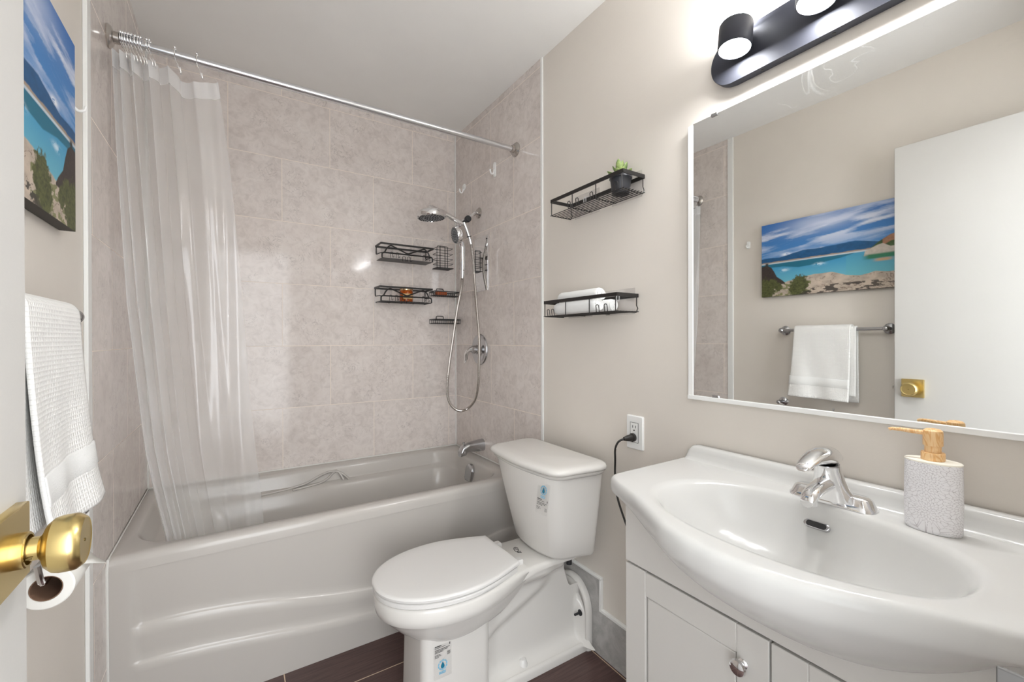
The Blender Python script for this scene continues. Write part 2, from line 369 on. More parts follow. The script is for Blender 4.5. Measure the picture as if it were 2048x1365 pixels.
loops = [plan(0.0, 1.5, AY, -0.004, (0.004,)*4, 0.500), plan(0.0, 1.5, AY, -0.004, (0.004,)*4, 0.525), plan(0.001, 1.499, AY+0.002, -0.0045, (0.006,)*4, 0.536),
         plan(0.003, 1.497, AY+0.009, -0.005, (0.010,)*4, 0.544), plan(0.008, 1.492, AY+0.020, -0.008, (0.012,)*4, 0.548),
         plan(0.04, 1.425, -0.700, -0.070, (0.12, 0.14, 0.16, 0.12), 0.548), plan(0.046, 1.420, -0.694, -0.076, (0.12, 0.14, 0.16, 0.12), 0.544),
         plan(0.052, 1.415, -0.688, -0.082, (0.12, 0.14, 0.16, 0.12), 0.533), plan(0.075, 1.405, -0.680, -0.094, (0.12, 0.15, 0.17, 0.12), 0.490),
         plan(0.085, 1.402, -0.678, -0.098, (0.12, 0.15, 0.17, 0.12), 0.480), plan(0.115, 1.398, -0.674, -0.128, (0.12, 0.15, 0.17, 0.12), 0.468),
         plan(0.125, 1.395, -0.670, -0.136, (0.12, 0.15, 0.17, 0.12), 0.458), plan(0.19, 1.375, -0.655, -0.155, (0.12, 0.16, 0.17, 0.12), 0.36),
         plan(0.30, 1.345, -0.63, -0.18, (0.12, 0.16, 0.17, 0.12), 0.20), plan(0.36, 1.325, -0.60, -0.20, (0.11, 0.15, 0.15, 0.11), 0.155), plan(0.42, 1.29, -0.56, -0.24, (0.1, 0.1, 0.1, 0.1), 0.14)]
loft(tb, loops, False, True)
# moulded arm rest ridge on the far inner wall
for off in (0.0, 0.045):
    tube(tb, spline([(0.42+off*3.2, -0.128, 0.471), (0.60+off*2.2, -0.108, 0.482), (0.70+off*1.2, -0.094, 0.515), (0.745+off*0.5, -0.092, 0.524), (0.79-off*0.1, -0.096, 0.512), (0.83-off*0.6, -0.112, 0.477)], 8), 0.006, 8)
finish('tub_basin', tb, M['acrylic'], tub, smooth=45)
# apron with two long wave ledges
PC1 = np.polyfit([0.05, 0.19, 0.36, 0.55, 0.73, 0.82, 0.95, 1.15, 1.32, 1.45], [0.322, 0.318, 0.296, 0.258, 0.226, 0.216, 0.215, 0.25, 0.29, 0.303], 5)
PC2 = np.polyfit([0.05, 0.2, 0.31, 0.5, 0.73, 0.81, 1.0, 1.2, 1.45], [0.207, 0.197, 0.186, 0.160, 0.130, 0.122, 0.117, 0.13, 0.155], 4)
def c1(x): return float(np.polyval(PC1, x))
def c2(x): return float(np.polyval(PC2, x))
bm = NB(); rows = []
for i in range(161):
    x = 1.5*i/160; k1, k2 = c1(x), c2(x); e = min(1.0, max(0.0, (x-0.060)/0.010))
    col = []
    for z, d in ((0.515, 0.0), (0.50, 0.001), (0.42, 0.009), (k1+0.030, 0.018), (k1+0.006, 0.0195), (k1+0.002, 0.018), (k1-0.002, 0.014), (k1-0.006, 0.0105), (k1-0.04, 0.0115),
                 (k2+0.03, 0.0165), (k2+0.006, 0.017), (k2+0.002, 0.0155), (k2-0.002, 0.0115), (k2-0.006, 0.008), (k2-0.03, 0.010), (0.05, 0.017), (0.0, 0.020)):
        flat = max(0.0, 0.50-z)*0.034
        col.append((x, (AY + 0.0008 if z >= 0.5 else AY) + flat*(1-e) + d*0.9*e + 0.0*x, max(0.0, z)))
    rows.append(col)
loft(bm, rows, False, False, closed=False)
finish('apron', bm, M['acrylic'], tub, smooth=60)
bm = NB(); tube(bm, spline([(0.0, -0.7165+0.001, 0.004), (0.7, AY+0.027, 0.004), (1.5, AY+0.027, 0.004)], 4), 0.004, 6)
tube(bm, [(0.003, AY+0.012, 0.0), (0.003, AY-0.001, 0.51), (0.004, AY+0.004, 0.545), (0.004, -0.006, 0.549), (1.496, -0.006, 0.549), (1.496, AY+0.01, 0.549)], 0.0038, 6)
finish('caulk_bead', bm, M['caulk'], tub)
# overflow plate
op = NB(); ofo = [(0.038*math.cos(a), 0.010+0.036*math.sin(a)) for a in [PI*k/14 for k in range(15)]] + [(-0.038, -0.03), (-0.030, -0.044), (0.030, -0.044), (0.038, -0.03)]
loft(op, [[Vector((1.402 + 0.16*(q*k2) - d, -0.388+p*k2, 0.486+q*k2)) for p, q in ofo] for d, k2 in ((0.0, 1.0), (0.012, 1.0), (0.016, 0.9), (0.017, 0.6))])
finish('overflow_plate', op, M['chrome_soft'], tub, bevel=0.001)
# tub spout
t = thing('tub_spout', 'chrome tub spout with a lift knob on the tiled wall', 'spout', (1.5, -0.345, 0.615))
bm = NB(); L = []
for x, hz0, hz1, hy in ((1.50, -0.034, 0.034, 0.032), (1.46, -0.032, 0.031, 0.0305), (1.415, -0.029, 0.024, 0.028), (1.395, -0.030, 0.019, 0.0265), (1.390, -0.046, 0.018, 0.026), (1.372, -0.049, 0.010, 0.0245), (1.362, -0.050, -0.004, 0.023), (1.358, -0.050, -0.02, 0.021)):
    L.append([Vector((x, -0.345+hy*math.cos(a)*(1.0 if abs(math.cos(a)) < 0.9 else 0.97), 0.615+(hz0+hz1)/2+(hz1-hz0)/2*math.copysign(abs(math.sin(a))**0.75, math.sin(a)))) for a in [2*PI*k/24 for k in range(24)]])
loft(bm, L); finish('spout_body', bm, M['chrome_soft'], t, smooth=50)
bm = NB(); lathe(bm, [(0.003, 0), (0.003, 0.008), (0.0065, 0.010), (0.0065, 0.015), (0.004, 0.017)], (1.382, -0.345, 0.627), (0, 0, 1), 14); finish('diverter_knob', bm, M['chrome_soft'], t)

# ------------------------------------------------------------------ shower valve, arm, heads, hose
t = thing('shower_valve', 'round chrome shower valve plate with a curved lever', 'shower valve', (1.5, -0.322, 1.150))
bm = NB(); lathe(bm, [(0.086, 0), (0.088, 0.004), (0.084, 0.010), (0.066, 0.014), (0.060, 0.012), (0.034, 0.013), (0.030, 0.016)], (1.5, -0.322, 1.15), (-1, 0, 0), 48); finish('escutcheon', bm, M['chrome_soft'], t)
bm = NB(); lathe(bm, [(0.024, 0.012), (0.024, 0.030), (0.020, 0.033), (0.022, 0.036), (0.021, 0.052), (0.012, 0.058)], (1.5, -0.322, 1.15), (-1, 0, 0), 28); finish('hub', bm, M['chrome_soft'], t)
bm = NB(); P = spline([(1.452, -0.322, 1.152), (1.436, -0.312, 1.146), (1.424, -0.298, 1.125), (1.426, -0.288, 1.092), (1.422, -0.284, 1.076)], 8)
tube(bm, P, 0.01, 12, radii=[0.016-0.009*i/(len(P)-1) for i in range(len(P))]); finish('lever', bm, M['chrome'], t)
t = thing('shower_fixture', 'chrome combination shower with a round overhead rain head', 'shower head', (1.5, -0.31, 1.925))
bm = NB(); lathe(bm, [(0.030, 0), (0.031, 0.003), (0.024, 0.010), (0.012, 0.013)], (1.5, -0.31, 1.925), (-1, 0, 0), 28); finish('wall_flange', bm, M['nickel'], t)
bm = NB(); tube(bm, spline([(1.495, -0.31, 1.925), (1.475, -0.31, 1.922), (1.445, -0.31, 1.895), (1.415, -0.31, 1.872)], 8), 0.0095, 14); finish('shower_arm', bm, M['chrome'], t)
bm = NB(); tube(bm, [(1.432, -0.31, 1.884), (1.40, -0.31, 1.862), (1.365, -0.325, 1.835)], 0.014, 16); finish('diverter_body', bm, M['chrome'], t)
bm = NB(); lathe(bm, [(0.012, 0), (0.018, 0.004), (0.018, 0.022), (0.015, 0.026)], (1.418, -0.322, 1.874), (-0.15, -1, 0), 22); finish('diverter_knob', bm, M['plastic_dark'], t)
bm = NB(); tube(bm, [(1.385, -0.325, 1.846), (1.30, -0.328, 1.878), (1.22, -0.33, 1.900), (1.19, -0.33, 1.902)], 0.0135, 14); finish('head_arm', bm, M['chrome'], t)
hd = Vector((0.06, -0.03, -1)).normalized()
bm = NB(); lathe(bm, [(0.040, -0.040), (0.066, -0.036), (0.075, -0.031), (0.077, -0.027), (0.077, -0.004), (0.074, 0.0), (0.069, 0.001), (0.068, -0.003)], Vector((1.205, -0.33, 1.848)), hd, 44, True, False); finish('head_shell', bm, M['chrome'], t)
def face_with_nozzles(name, c, d, R, parent):
    c = Vector(c); d = Vector(d).normalized(); u, v = frame_of(d); bm = NB(); lathe(bm, [(R, -0.003), (R, 0.0), (R*0.6, 0.0015), (R*0.55, 0.0)], c, d, 40); f = finish(name, bm, M['nozzle'], parent)
    bm = NB()
    for r, k in ((0.9, 26), (0.74, 20), (0.5, 14), (0.34, 10), (0.15, 5)):
        for i in range(k):
            a = 2*PI*(i+0.3*r)/k; q = c + (u*math.cos(a)+v*math.sin(a))*R*r; lathe(bm, [(R*0.045, -0.001), (R*0.04, 0.003)], q, d, 6)
    o = finish('nozzles', bm, M['plastic_dark'], f); o['kind'] = 'stuff'
face_with_nozzles('spray_face', Vector((1.205, -0.33, 1.848))-hd*0.001, hd, 0.0685, t)
# hand shower docked in the holder
t = thing('hand_shower', 'chrome hand shower docked below the overhead rain head', 'hand shower', (1.385, -0.325, 1.62))
hh = Vector((-0.97, 0.02, -0.22)).normalized(); hc = Vector((1.340, -0.325, 1.775))
bm = NB(); lathe(bm, [(0.020, -0.036), (0.040, -0.030), (0.047, -0.022), (0.048, -0.006), (0.045, 0.0), (0.042, -0.002)], hc, hh, 36, True, False); finish('head_shell', bm, M['chrome'], t)
face_with_nozzles('spray_face', hc-hh*0.0015, hh, 0.0425, t)
bm = NB(); tube(bm, [(1.374, -0.328, 1.745), (1.392, -0.316, 1.715), (1.392, -0.316, 1.59), (1.392, -0.316, 1.587), (1.390, -0.316, 1.545)], 0.012, 16, radii=[0.015, 0.016, 0.0155, 0.0125, 0.0095]); finish('handle', bm, M['chrome'], t)
t = thing('hose_outlet', 'chrome hose outlet arm hanging behind the hand shower', 'hose outlet', (1.44, -0.315, 1.75))
bm = NB(); tube(bm, [(1.398, -0.322, 1.858), (1.416, -0.318, 1.825), (1.434, -0.314, 1.785), (1.4345, -0.314, 1.783), (1.447, -0.312, 1.742)], 0.011, 14, radii=[0.012, 0.0125, 0.0125, 0.010, 0.0075]); finish('outlet_arm', bm, M['chrome'], t)
bm = NB(); lathe(bm, [(0.0135, 0), (0.0135, 0.004)], (1.434, -0.314, 1.785), (0.3, 0.05, -1), 18); finish('clamp_ring', bm, M['plastic_dark'], t)
hp = spline([(1.447, -0.312, 1.742), (1.462, -0.31, 1.65), (1.462, -0.325, 1.542), (1.445, -0.387, 1.354), (1.428, -0.441, 1.205), (1.425, -0.443, 1.057), (1.435, -0.418, 0.968), (1.438, -0.373, 0.876), (1.418, -0.31, 0.817), (1.365, -0.30, 0.815), (1.318, -0.30, 0.862), (1.303, -0.305, 0.945), (1.312, -0.31, 1.06), (1.335, -0.31, 1.205), (1.362, -0.31, 1.37), (1.386, -0.314, 1.49), (1.390, -0.316, 1.548)], 28)
bm = NB(); tube(bm, hp, 0.0066, 10, radii=[0.0078 if i % 2 else 0.0068 for i in range(len(hp))])
h = finish('shower_hose', bm, M['nickel'], origin=(1.40, -0.31, 0.82), smooth=25); tag(h, 'long ribbed metal shower hose hanging in a loop', 'hose')

# small mirror and hooks on the shower wall
t = boxes('shower_mirror', [(1.4955, 1.4995, -0.415, -0.262, 1.478, 1.783)], M['small_mirror'], origin=(1.5, -0.338, 1.478), bevel=0.001); tag(t, 'frameless small mirror stuck on the tiles under the shower arm', 'mirror')
def wall_hook(name, label, y, z, s, round_):
    t = thing(name, label, 'hook', (1.5, y, z))
    bm = NB()
    if round_: lathe(bm, [(0.020, 0), (0.020, 0.003), (0.017, 0.005)], (1.5, y-0.004, z+0.010), (-1, 0, 0), 24)
    else: loft(bm, [[Vector((1.5-d, p.x, p.y)) for p in rrect(y, z, 0.011*q, 0.040*q, 0.009*q, 0)] for d, q in ((0, 1), (0.004, 1), (0.006, 0.85))])
    finish('back_plate', bm, M['white_plastic'], t)
    bm = NB(); P = spline([(1.495, y, z-0.002*s), (1.489, y, z-0.022*s), (1.479, y+0.002, z-0.024*s), (1.473, y+0.003, z-0.012*s), (1.472, y+0.003, z-0.002*s)], 6)
    tube(bm, P, 0.0042, 10); finish('hook_prong', bm, M['white_plastic'], t)
wall_hook('wall_hook', 'round white hook on the tiles near the alcove corner', -0.119, 2.118, 1.0, True)
wall_hook('wall_hook', 'narrow white hook on the tiles just under the curtain rod end', -0.490, 2.113, 1.0, False)

# ------------------------------------------------------------------ curtain rod, hooks, curtain
RY, RZ = -0.696, 2.142
t = thing('curtain_rod', 'straight chrome shower curtain rod across the alcove', 'curtain rod', (0.75, RY, RZ))
bm = NB(); cyl(bm, (0.004, RY, RZ), (1.496, RY, RZ), 0.0125, 24); finish('tube', bm, M['rod'], t)
for x, d in ((0.0, 1), (1.5, -1)):
    bm = NB(); lathe(bm, [(0.034, 0), (0.035, 0.004), (0.028, 0.012), (0.018, 0.016), (0.0175, 0.028), (0.0135, 0.030)], (x, RY, RZ), (d, 0, 0), 32); finish('end_flange', bm, M['nickel'], t)
def curtain_pt(s, q):
    """s across the sheet 0..1, q down 0..1"""
    z = (2.098 - 0.012*s) * (1-q) + 0.30*q
    zq = 2.10 - (2.10-0.30)*q
    xl = interp(-zq, [(-2.14, 0.010), (-1.8, 0.020), (-1.33, 0.042), (-0.85, 0.083), (-0.545, 0.130), (-0.30, 0.150)])
    xr = interp(-zq, [(-2.10, 0.280), (-1.82, 0.312), (-1.42, 0.343), (-0.94, 0.374), (-0.545, 0.412), (-0.30, 0.420)])
    w = s**1.35 if s < 1 else 1.0
    fold = 10.5*s - 4.4*s*s
    A = (0.030 - 0.012*s)*(0.75+0.25*math.sin(3*q+5*s)) * (1 - 0.35*q)
    ph = 2*PI*fold + 0.5*math.sin(4*q + 9*s)
    x = xl + (xr-xl)*w + 0.006*math.sin(ph*2+1)*(1-0.5*s)
    lean = interp(q, [(0, 0.0), (0.75, 0.0), (0.88, 0.035), (1, 0.06)]) + interp(zq, [(0.3, 0.02), (2.1, 0.0)])
    y = RY + lean + A*math.sin(ph) + 0.006*math.sin(7*q+20*s) + 0.0022*math.sin(60*s+9*q)
    if s > 0.62:
        z -= 0.030*math.sin((s-0.62)/0.38*PI*1.1)*(1-q)*0.9 - 0.0
    return Vector((max(x, 0.006), y, z))
t = thing('shower_curtain', 'clear vinyl shower curtain bunched at the left of the rod', 'shower curtain', (0.2, RY, 0.30))
def sheet(name, q0, q1, nq, material):
    bm = NB(); rows = [[curtain_pt(i/240, q0+(q1-q0)*j/nq) for i in range(241)] for j in range(nq+1)]
    loft(bm, rows, False, False, closed=False); return finish(name, bm, material, t, smooth=180)
sheet('clear_sheet', 0.030, 1.0, 90, M['curtain']); sheet('header_band', 0.0, 0.0302, 6, M['header'])
def curtain_hook(loc, label):
    t = thing('curtain_hook', label, 'curtain hook', loc, 'curtain hooks on the rod'); x, y, z = loc
    bm = NB(); R = 0.019
    ring = [Vector((x, y + R*math.cos(a), z + 0.003 + R*math.sin(a))) for a in [math.radians(-60 + 300*k/26) for k in range(27)]]
    tail = [ring[-1] + Vector((0.004, 0.002, -0.012)), ring[-1] + Vector((0.012, 0.006, -0.034)), ring[-1] + Vector((0.016, 0.003, -0.050)), ring[-1] + Vector((0.016, -0.007, -0.049)), ring[-1] + Vector((0.014, -0.010, -0.034))]
    tube(bm, ring[:2] + ring[2:] + spline(tail, 5), 0.0017, 7); finish('wire_loop', bm, M['chrome'], t)
    for k in range(5):
        a = math.radians(40 + 25*k); bm = NB(); bmesh.ops.create_uvsphere(bm, u_segments=10, v_segments=7, radius=0.0044, matrix=Matrix.Translation((x, y+R*math.cos(a), z+0.003+R*math.sin(a)))); finish('roller_ball', bm, M['chrome'], t)
    return t
hx = [0.032, 0.037, 0.043, 0.050, 0.057, 0.066, 0.074, 0.080, 0.094, 0.101]
first = curtain_hook((hx[0], RY, RZ), 'one of the chrome roller hooks bunched at the left end of the rod')
for x in hx[1:]: dup(first, (x, RY, RZ), 'one of the chrome roller hooks bunched at the left end of the rod', 'curtain hooks on the rod')
dup(first, (0.165, RY, RZ), 'chrome roller hook alone on the rod, second from the right', 'curtain hooks on the rod')
dup(first, (0.223, RY, RZ), 'rightmost chrome roller hook on the rod', 'curtain hooks on the rod')

# ------------------------------------------------------------------ shower caddies on the back wall
def bar(bm, a, b, w=0.005, h=0.011):
    """flat bar between two points, tall side vertical"""
    a, b = Vector(a), Vector(b); d = (b-a).normalized(); up_ = Vector((0, 0, 1)); s = d.cross(up_)
    s = s.normalized() if s.length > 1e-3 else Vector((1, 0, 0)); n2 = s.cross(d).normalized()
    loft(bm, [[p + s*i*w/2 + n2*j*h/2 for i, j in ((1, 1), (-1, 1), (-1, -1), (1, -1))] for p in (a, b)])
def caddy(loc, label, solid):
    x, y, z = loc; W2, D = 0.152, 0.112
    t = thing('shower_caddy', label, 'shower caddy', loc)
    zt = z + 0.080
    bm = NB(); c = [(x-W2, y-0.004, zt), (x+W2, y-0.004, zt), (x+W2, y-D, zt), (x-W2, y-D, zt)]
    for a, b in zip(c, c[1:]+c[:1]): bar(bm, a, b, 0.004, 0.010)
    finish('top_frame', bm, M['black'], t)
    bm = NB(); zz = [(-0.132, 0.030), (-0.118, 0.058), (-0.098, 0.074), (0.0, 0.034), (0.098, 0.074), (0.118, 0.058), (0.132, 0.030)]
    tube(bm, fillet([(x+u, y-D+0.002, z+v) for u, v in zz], 0.012), 0.0040, 8); finish('zigzag_guard', bm, M['black'], t)
    bm = NB()
    tube(bm, fillet([(x-W2+0.006, y-D, z+0.002), (x-W2+0.006, y-D, z+0.030), (x+W2-0.006, y-D, z+0.030), (x+W2-0.006, y-D, z+0.002)], 0.014), 0.0042, 8)
    for sx in (-1, 1):
        tube(bm, fillet([(x+sx*(W2-0.006), y-D, z+0.004), (x+sx*(W2-0.006), y-D, z+0.030), (x+sx*(W2-0.004), y-0.03, z+0.034), (x+sx*(W2-0.004), y-0.006, z+0.034), (x+sx*(W2-0.004), y-0.006, zt)], 0.02), 0.003, 8)
    finish('side_rails', bm, M['black'], t)
    bm = NB()
    if solid:
        box(bm, x-W2+0.006, x+W2-0.006, y-D, y-0.004, z, z+0.002)
    else:
        for k in range(7): bar(bm, (x-W2+0.006, y-0.006-(D-0.008)*k/6, z+0.002), (x+W2-0.006, y-0.006-(D-0.008)*k/6, z+0.002), 0.004, 0.003)
        for k in range(5): bar(bm, (x-W2+0.008+(2*W2-0.016)*k/4, y-0.004, z), (x-W2+0.008+(2*W2-0.016)*k/4, y-D, z), 0.004, 0.003)
    finish('shelf_floor', bm, M['black_wire'], t)
    for u in (-0.094, -0.062, 0.094, 0.118):
        bm = NB(); tube(bm, fillet([(x+u-0.006, y-D-0.003, z+0.004), (x+u-0.006, y-D-0.004, z+0.036), (x+u+0.006, y-D-0.004, z+0.036), (x+u+0.006, y-D-0.003, z+0.006), (x+u+0.010, y-D-0.012, z+0.008), (x+u+0.010, y-D-0.012, z+0.016)], 0.006), 0.0013, 6); finish('side_hook', bm, M['black_wire'], t)
    for u in (-0.024, 0.004):
        bm = NB(); tube(bm, fillet([(x+u-0.008, y-D-0.003, z-0.010), (x+u-0.008, y-D-0.003, z+0.018), (x+u+0.008, y-D-0.003, z+0.018), (x+u+0.008, y-D-0.003, z-0.010), (x+u+0.018, y-D-0.016, z-0.002)], 0.007), 0.0013, 6); finish('front_hook', bm, M['black_wire'], t)
    for u in (-0.085, 0.085):
        bm = NB(); box(bm, x+u-0.035, x+u+0.035, y-0.0035, y, zt-0.030, zt+0.030); finish('adhesive_pad', bm, M['clear'], t)
    return t
caddy((1.152, -0.001, 1.655), 'upper black wire shower caddy, empty, on the back wall tiles', True)
caddy((1.146, -0.001, 1.418), 'lower black wire shower caddy holding an amber jar', False)
# tall wire basket
t = thing('wire_basket', 'tall narrow black wire basket beside the upper caddy', 'basket', (1.398, 0.0, 1.635))
bx0, bx1, by0, by1 = 1.342, 1.448, -0.078, -0.006; bm = NB()
for z in (1.664, 1.692, 1.724, 1.758): tube(bm, fillet([(bx0, by1, z), (bx1, by1, z), (bx1, by0, z), (bx0, by0, z)], 0.012, closed=True), 0.0014, 6, closed=True)
finish('hoop_wires', bm, M['black_wire'], t)
bm = NB()
for x in (bx0+0.018, bx0+0.05): tube(bm, [(x, by0-0.002, 1.63), (x, by0-0.002, 1.764)], 0.0022, 6)
tube(bm, [(bx0+0.016, by0-0.002, 1.764), (bx0+0.052, by0-0.002, 1.764)], 0.0022, 6)
finish('front_bars', bm, M['black'], t)
bm = NB(); tube(bm, fillet([(bx0+0.03, by1, 1.64), (bx0+0.03, by1, 1.782), (bx1-0.005, by1, 1.782), (bx1-0.005, by1, 1.64)], 0.01), 0.0016, 6); finish('back_loop', bm, M['black_wire'], t)
bm = NB()
for k in range(9): bar(bm, (bx0, by0+(by1-by0)*k/8, 1.637), (bx1, by0+(by1-by0)*k/8, 1.637), 0.005, 0.004)
finish('basket_floor', bm, M['black'], t)
def dish(loc, label):
    x, y, z = loc; t = thing('soap_dish', label, 'soap dish', loc); W2, D = 0.082, 0.092
    bm = NB(); c = [(x-W2, y-0.004, z+0.026), (x+W2, y-0.004, z+0.026), (x+W2, y-D, z+0.026), (x-W2, y-D, z+0.026)]
    for a, b in zip(c, c[1:]+c[:1]): bar(bm, a, b, 0.003, 0.006)
    for k in range(1, 6): bar(bm, (x-W2, y-0.004-(D-0.004)*k/6, z+0.004), (x+W2, y-0.004-(D-0.004)*k/6, z+0.004), 0.003, 0.003)
    finish('rim_frame', bm, M['black'], t)
    bm = NB()
    for k in range(14):
        u = x-W2+2*W2*k/13; tube(bm, [(u, y-D, z+0.026), (u, y-D, z+0.002), (u, y-0.004, z+0.002), (u, y-0.004, z+0.026)], 0.0014, 5)
    finish('side_wires', bm, M['black_wire'], t)
    bm = NB(); tube(bm, fillet([(x-0.038, y-0.005, z+0.026), (x-0.038, y-0.005, z+0.050), (x+0.008, y-0.005, z+0.050), (x+0.008, y-0.005, z+0.026)], 0.008), 0.0022, 7); finish('back_loop', bm, M['black'], t)
dish((1.405, -0.001, 1.468), 'upper small black wire soap dish with an amber bar on it')
dish((1.405, -0.001, 1.301), 'lower small black wire soap dish, empty, beside the hose')
t = thing('candle_jar', 'amber glass jar with a gold lid in the lower caddy', 'jar', (1.160, -0.06, 1.423))
bm = NB(); lathe(bm, [(0.034, 0), (0.037, 0.004), (0.037, 0.058), (0.034, 0.063), (0.033, 0.064)], (1.160, -0.06, 1.4235), seg=30); finish('glass_body', bm, M['amber'], t)
bm = NB(); lathe(bm, [(0.036, 0), (0.037, 0.002), (0.037, 0.012), (0.034, 0.015)], (1.160, -0.06, 1.4878), seg=30); finish('lid', bm, M['gold_lid'], t)
bm = NB(); lathe(bm, [(0.0375, 0.015), (0.0375, 0.045)], (1.160, -0.06, 1.4235), seg=30, cap0=False, cap1=False); bmesh.ops.delete(bm, geom=[f for f in bm.faces if f.calc_center_median().y > -0.085], context='FACES'); finish('paper_label', bm, M['wax'], t)
bm = NB(); loft(bm, [rrect(1.378, -0.050, 0.034*s, 0.022*s, 0.012*s, z) for z, s in ((1.4745, 0.92), (1.478, 1.0), (1.492, 1.0), (1.496, 0.9))])
tag(finish('soap_bar', bm, M['soap'], origin=(1.378, -0.05, 1.474)), 'amber bar of soap on the upper wire dish', 'soap')

# ------------------------------------------------------------------ wall shelves beside the mirror
def wall_shelf(y0, y1, zt, label):
    x0, x1 = 1.396, 1.500; zb = zt-0.056
    t = thing('wire_shelf', label, 'shelf', (1.505, (y0+y1)/2, zb))
    bm = NB(); c = [(x0, y0, zt), (x1, y0, zt), (x1, y1, zt), (x0, y1, zt)]
    for a, b in zip(c, c[1:]+c[:1]): bar(bm, a, b, 0.004, 0.0125)
    finish('top_frame', bm, M['black'], t)
    bm = NB(); L = y1-y0
    for k in range(8): x = x0+0.002+(x1-x0-0.006)*k/7; tube(bm, [(x, y0+0.005, zb), (x, y1-0.005, zb)], 0.0015, 6)
    for f in (0.012, 0.34, 0.67, 0.988): tube(bm, [(x0, y0+L*f, zb-0.002), (x1-0.004, y0+L*f, zb-0.002)], 0.0018, 6)
    finish('floor_wires', bm, M['black_wire'], t)
    for f in (0.012, 0.34, 0.67, 0.988):
        bm = NB(); tube(bm, [(x0, y0+L*f, zt), (x0, y0+L*f, zb-0.002)], 0.0018, 6); finish('upright', bm, M['black_wire'], t)
    for f in (0.012, 0.988):
        bm = NB(); tube(bm, [(x1-0.002, y0+L*f, zt), (x1-0.002, y0+L*f, zb+0.022), (x1+0.004, y0+L*f, zb+0.012), (x1-0.003, y0+L*f, zb)], 0.0018, 6); finish('upright', bm, M['black_wire'], t)
    for f in (0.08, 0.15, 0.78, 0.88) if zt < 1.5 else (0.30, 0.42, 0.62, 0.93):
        bm = NB(); y = y0+L*f; yy = 0.007
        tube(bm, fillet([(x0, y-yy, zb), (x0-0.004, y-yy, zb+0.026), (x0-0.004, y+yy, zb+0.026), (x0, y+yy, zb)], 0.006), 0.0015, 6); finish('hook_loop', bm, M['black_wire'], t)
    for f in (0.24, 0.78):
        y = y0+L*f; bm = NB(); box(bm, 1.5035, 1.5058, y-0.07, y+0.07, zt-0.062, zt+0.030); p = finish('adhesive_pad', bm, M['clear'], t)
        bm = NB(); tube(bm, fillet([(1.5035, y-0.006, zt+0.010), (1.494, y-0.006, zt+0.010), (1.494, y-0.006, zt-0.012), (1.494, y+0.006, zt-0.012), (1.494, y+0.006, zt+0.010), (1.5035, y+0.006, zt+0.010)], 0.003), 0.0018, 6); finish('clip', bm, M['clear_hook'], p)
wall_shelf(-1.108, -1.490, 1.758, 'upper black wire wall shelf carrying the potted succulent')
wall_shelf(-1.062, -1.462, 1.356, 'lower black wire wall shelf carrying the rolled towels')
t = thing('potted_succulent', 'small green succulent in a black pot on the upper shelf', 'plant', (1.448, -1.432, 1.704))
pc = Vector((1.448, -1.432, 1.704))
bm = NB(); lathe(bm, [(0.027, 0), (0.0295, 0.003), (0.036, 0.052), (0.0385, 0.053), (0.039, 0.062), (0.0365, 0.062), (0.035, 0.052)], pc, seg=30, cap1=False); finish('pot', bm, M['pot'], t)
bm = NB(); lathe(bm, [(0.0, 0.046), (0.0345, 0.048)], pc, seg=20, cap0=False); finish('soil', bm, M['soil'], t)
def leaf(bm, base, d, L, w):
    d = Vector(d).normalized(); side = d.cross(Vector((0, 0, 1))); side = side.normalized() if side.length > 0.05 else Vector((1, 0, 0)); nrm = side.cross(d)
    prof = [(0, 0.35), (0.25, 0.75), (0.55, 1.0), (0.8, 0.75), (0.93, 0.38), (1.0, 0.04)]; loops = []
    for f, s in prof:
        p = base + d*L*f + nrm*(0.012*L/0.04*f*f)
        loops.append([p + side*w*s*math.cos(a) + nrm*w*0.38*s*math.sin(a) for a in [2*PI*k/10 for k in range(10)]])
    loft(bm, loops)
k = 0
for ring, (num, el, L, w) in enumerate(((6, 0.10, 0.044, 0.011), (5, 0.7, 0.040, 0.011), (4, 1.15, 0.034, 0.009), (1, 1.5, 0.026, 0.006))):
    for i in range(num):
        a = 2*PI*i/num + ring*0.6 + 0.5; bm = NB(); e = el + random.uniform(-.12, .12)
        leaf(bm, pc + Vector((0, 0, 0.060+0.006*ring)), (math.cos(a)*math.cos(e), math.sin(a)*math.cos(e), math.sin(e)), L*1.12*random.uniform(.9, 1.2), w*1.1); finish('leaf', bm, M['leaf'], t, smooth=60)
bm = NB(); cyl(bm, pc+Vector((0, 0, 0.045)), pc+Vector((0, 0, 0.078)), 0.006, 10); finish('stem', bm, M['leaf'], t)
def rolled(x, y0, y1, z, r, label, ang=0.0):
    t = thing('rolled_towel', label, 'towel', (x, (y0+y1)/2, z-r), 'rolled towels on the lower shelf')
    bm = NB(); seg = 40
    def ringp(y, rr): return [Vector((x + rr*math.cos(a)*(1+0.03*math.sin(3*a+ang)), y, z + rr*math.sin(a)*(0.97+0.02*math.sin(2*a+ang)))) for a in [2*PI*k/seg for k in range(seg)]]
    L = y1-y0; prof = [(0.0, 0.80), (0.012, 0.93), (0.04, 1.0), (0.3, 0.99), (0.5, 1.0), (0.75, 0.985), (0.96, 1.0), (0.988, 0.93), (1.0, 0.80)]
    loft(bm, [ringp(y0+L*f, r*s) for f, s in prof]); finish('outer_layer', bm, M['terry'], t, smooth=60)
    bm = NB(); P = []
    for k in range(90):
        a = 2*PI*3.4*k/89 + ang; rr = r*0.80*(0.12+0.88*k/89); P.append((x+rr*math.cos(a), 0, z+rr*math.sin(a)))
    for yy, s in ((min(y0, y1)-0.002, 1), ):
        tube(bm, [(p[0], yy, p[2]) for p in P], 0.0034, 6)
    finish('spiral_end', bm, M['terry'], t)
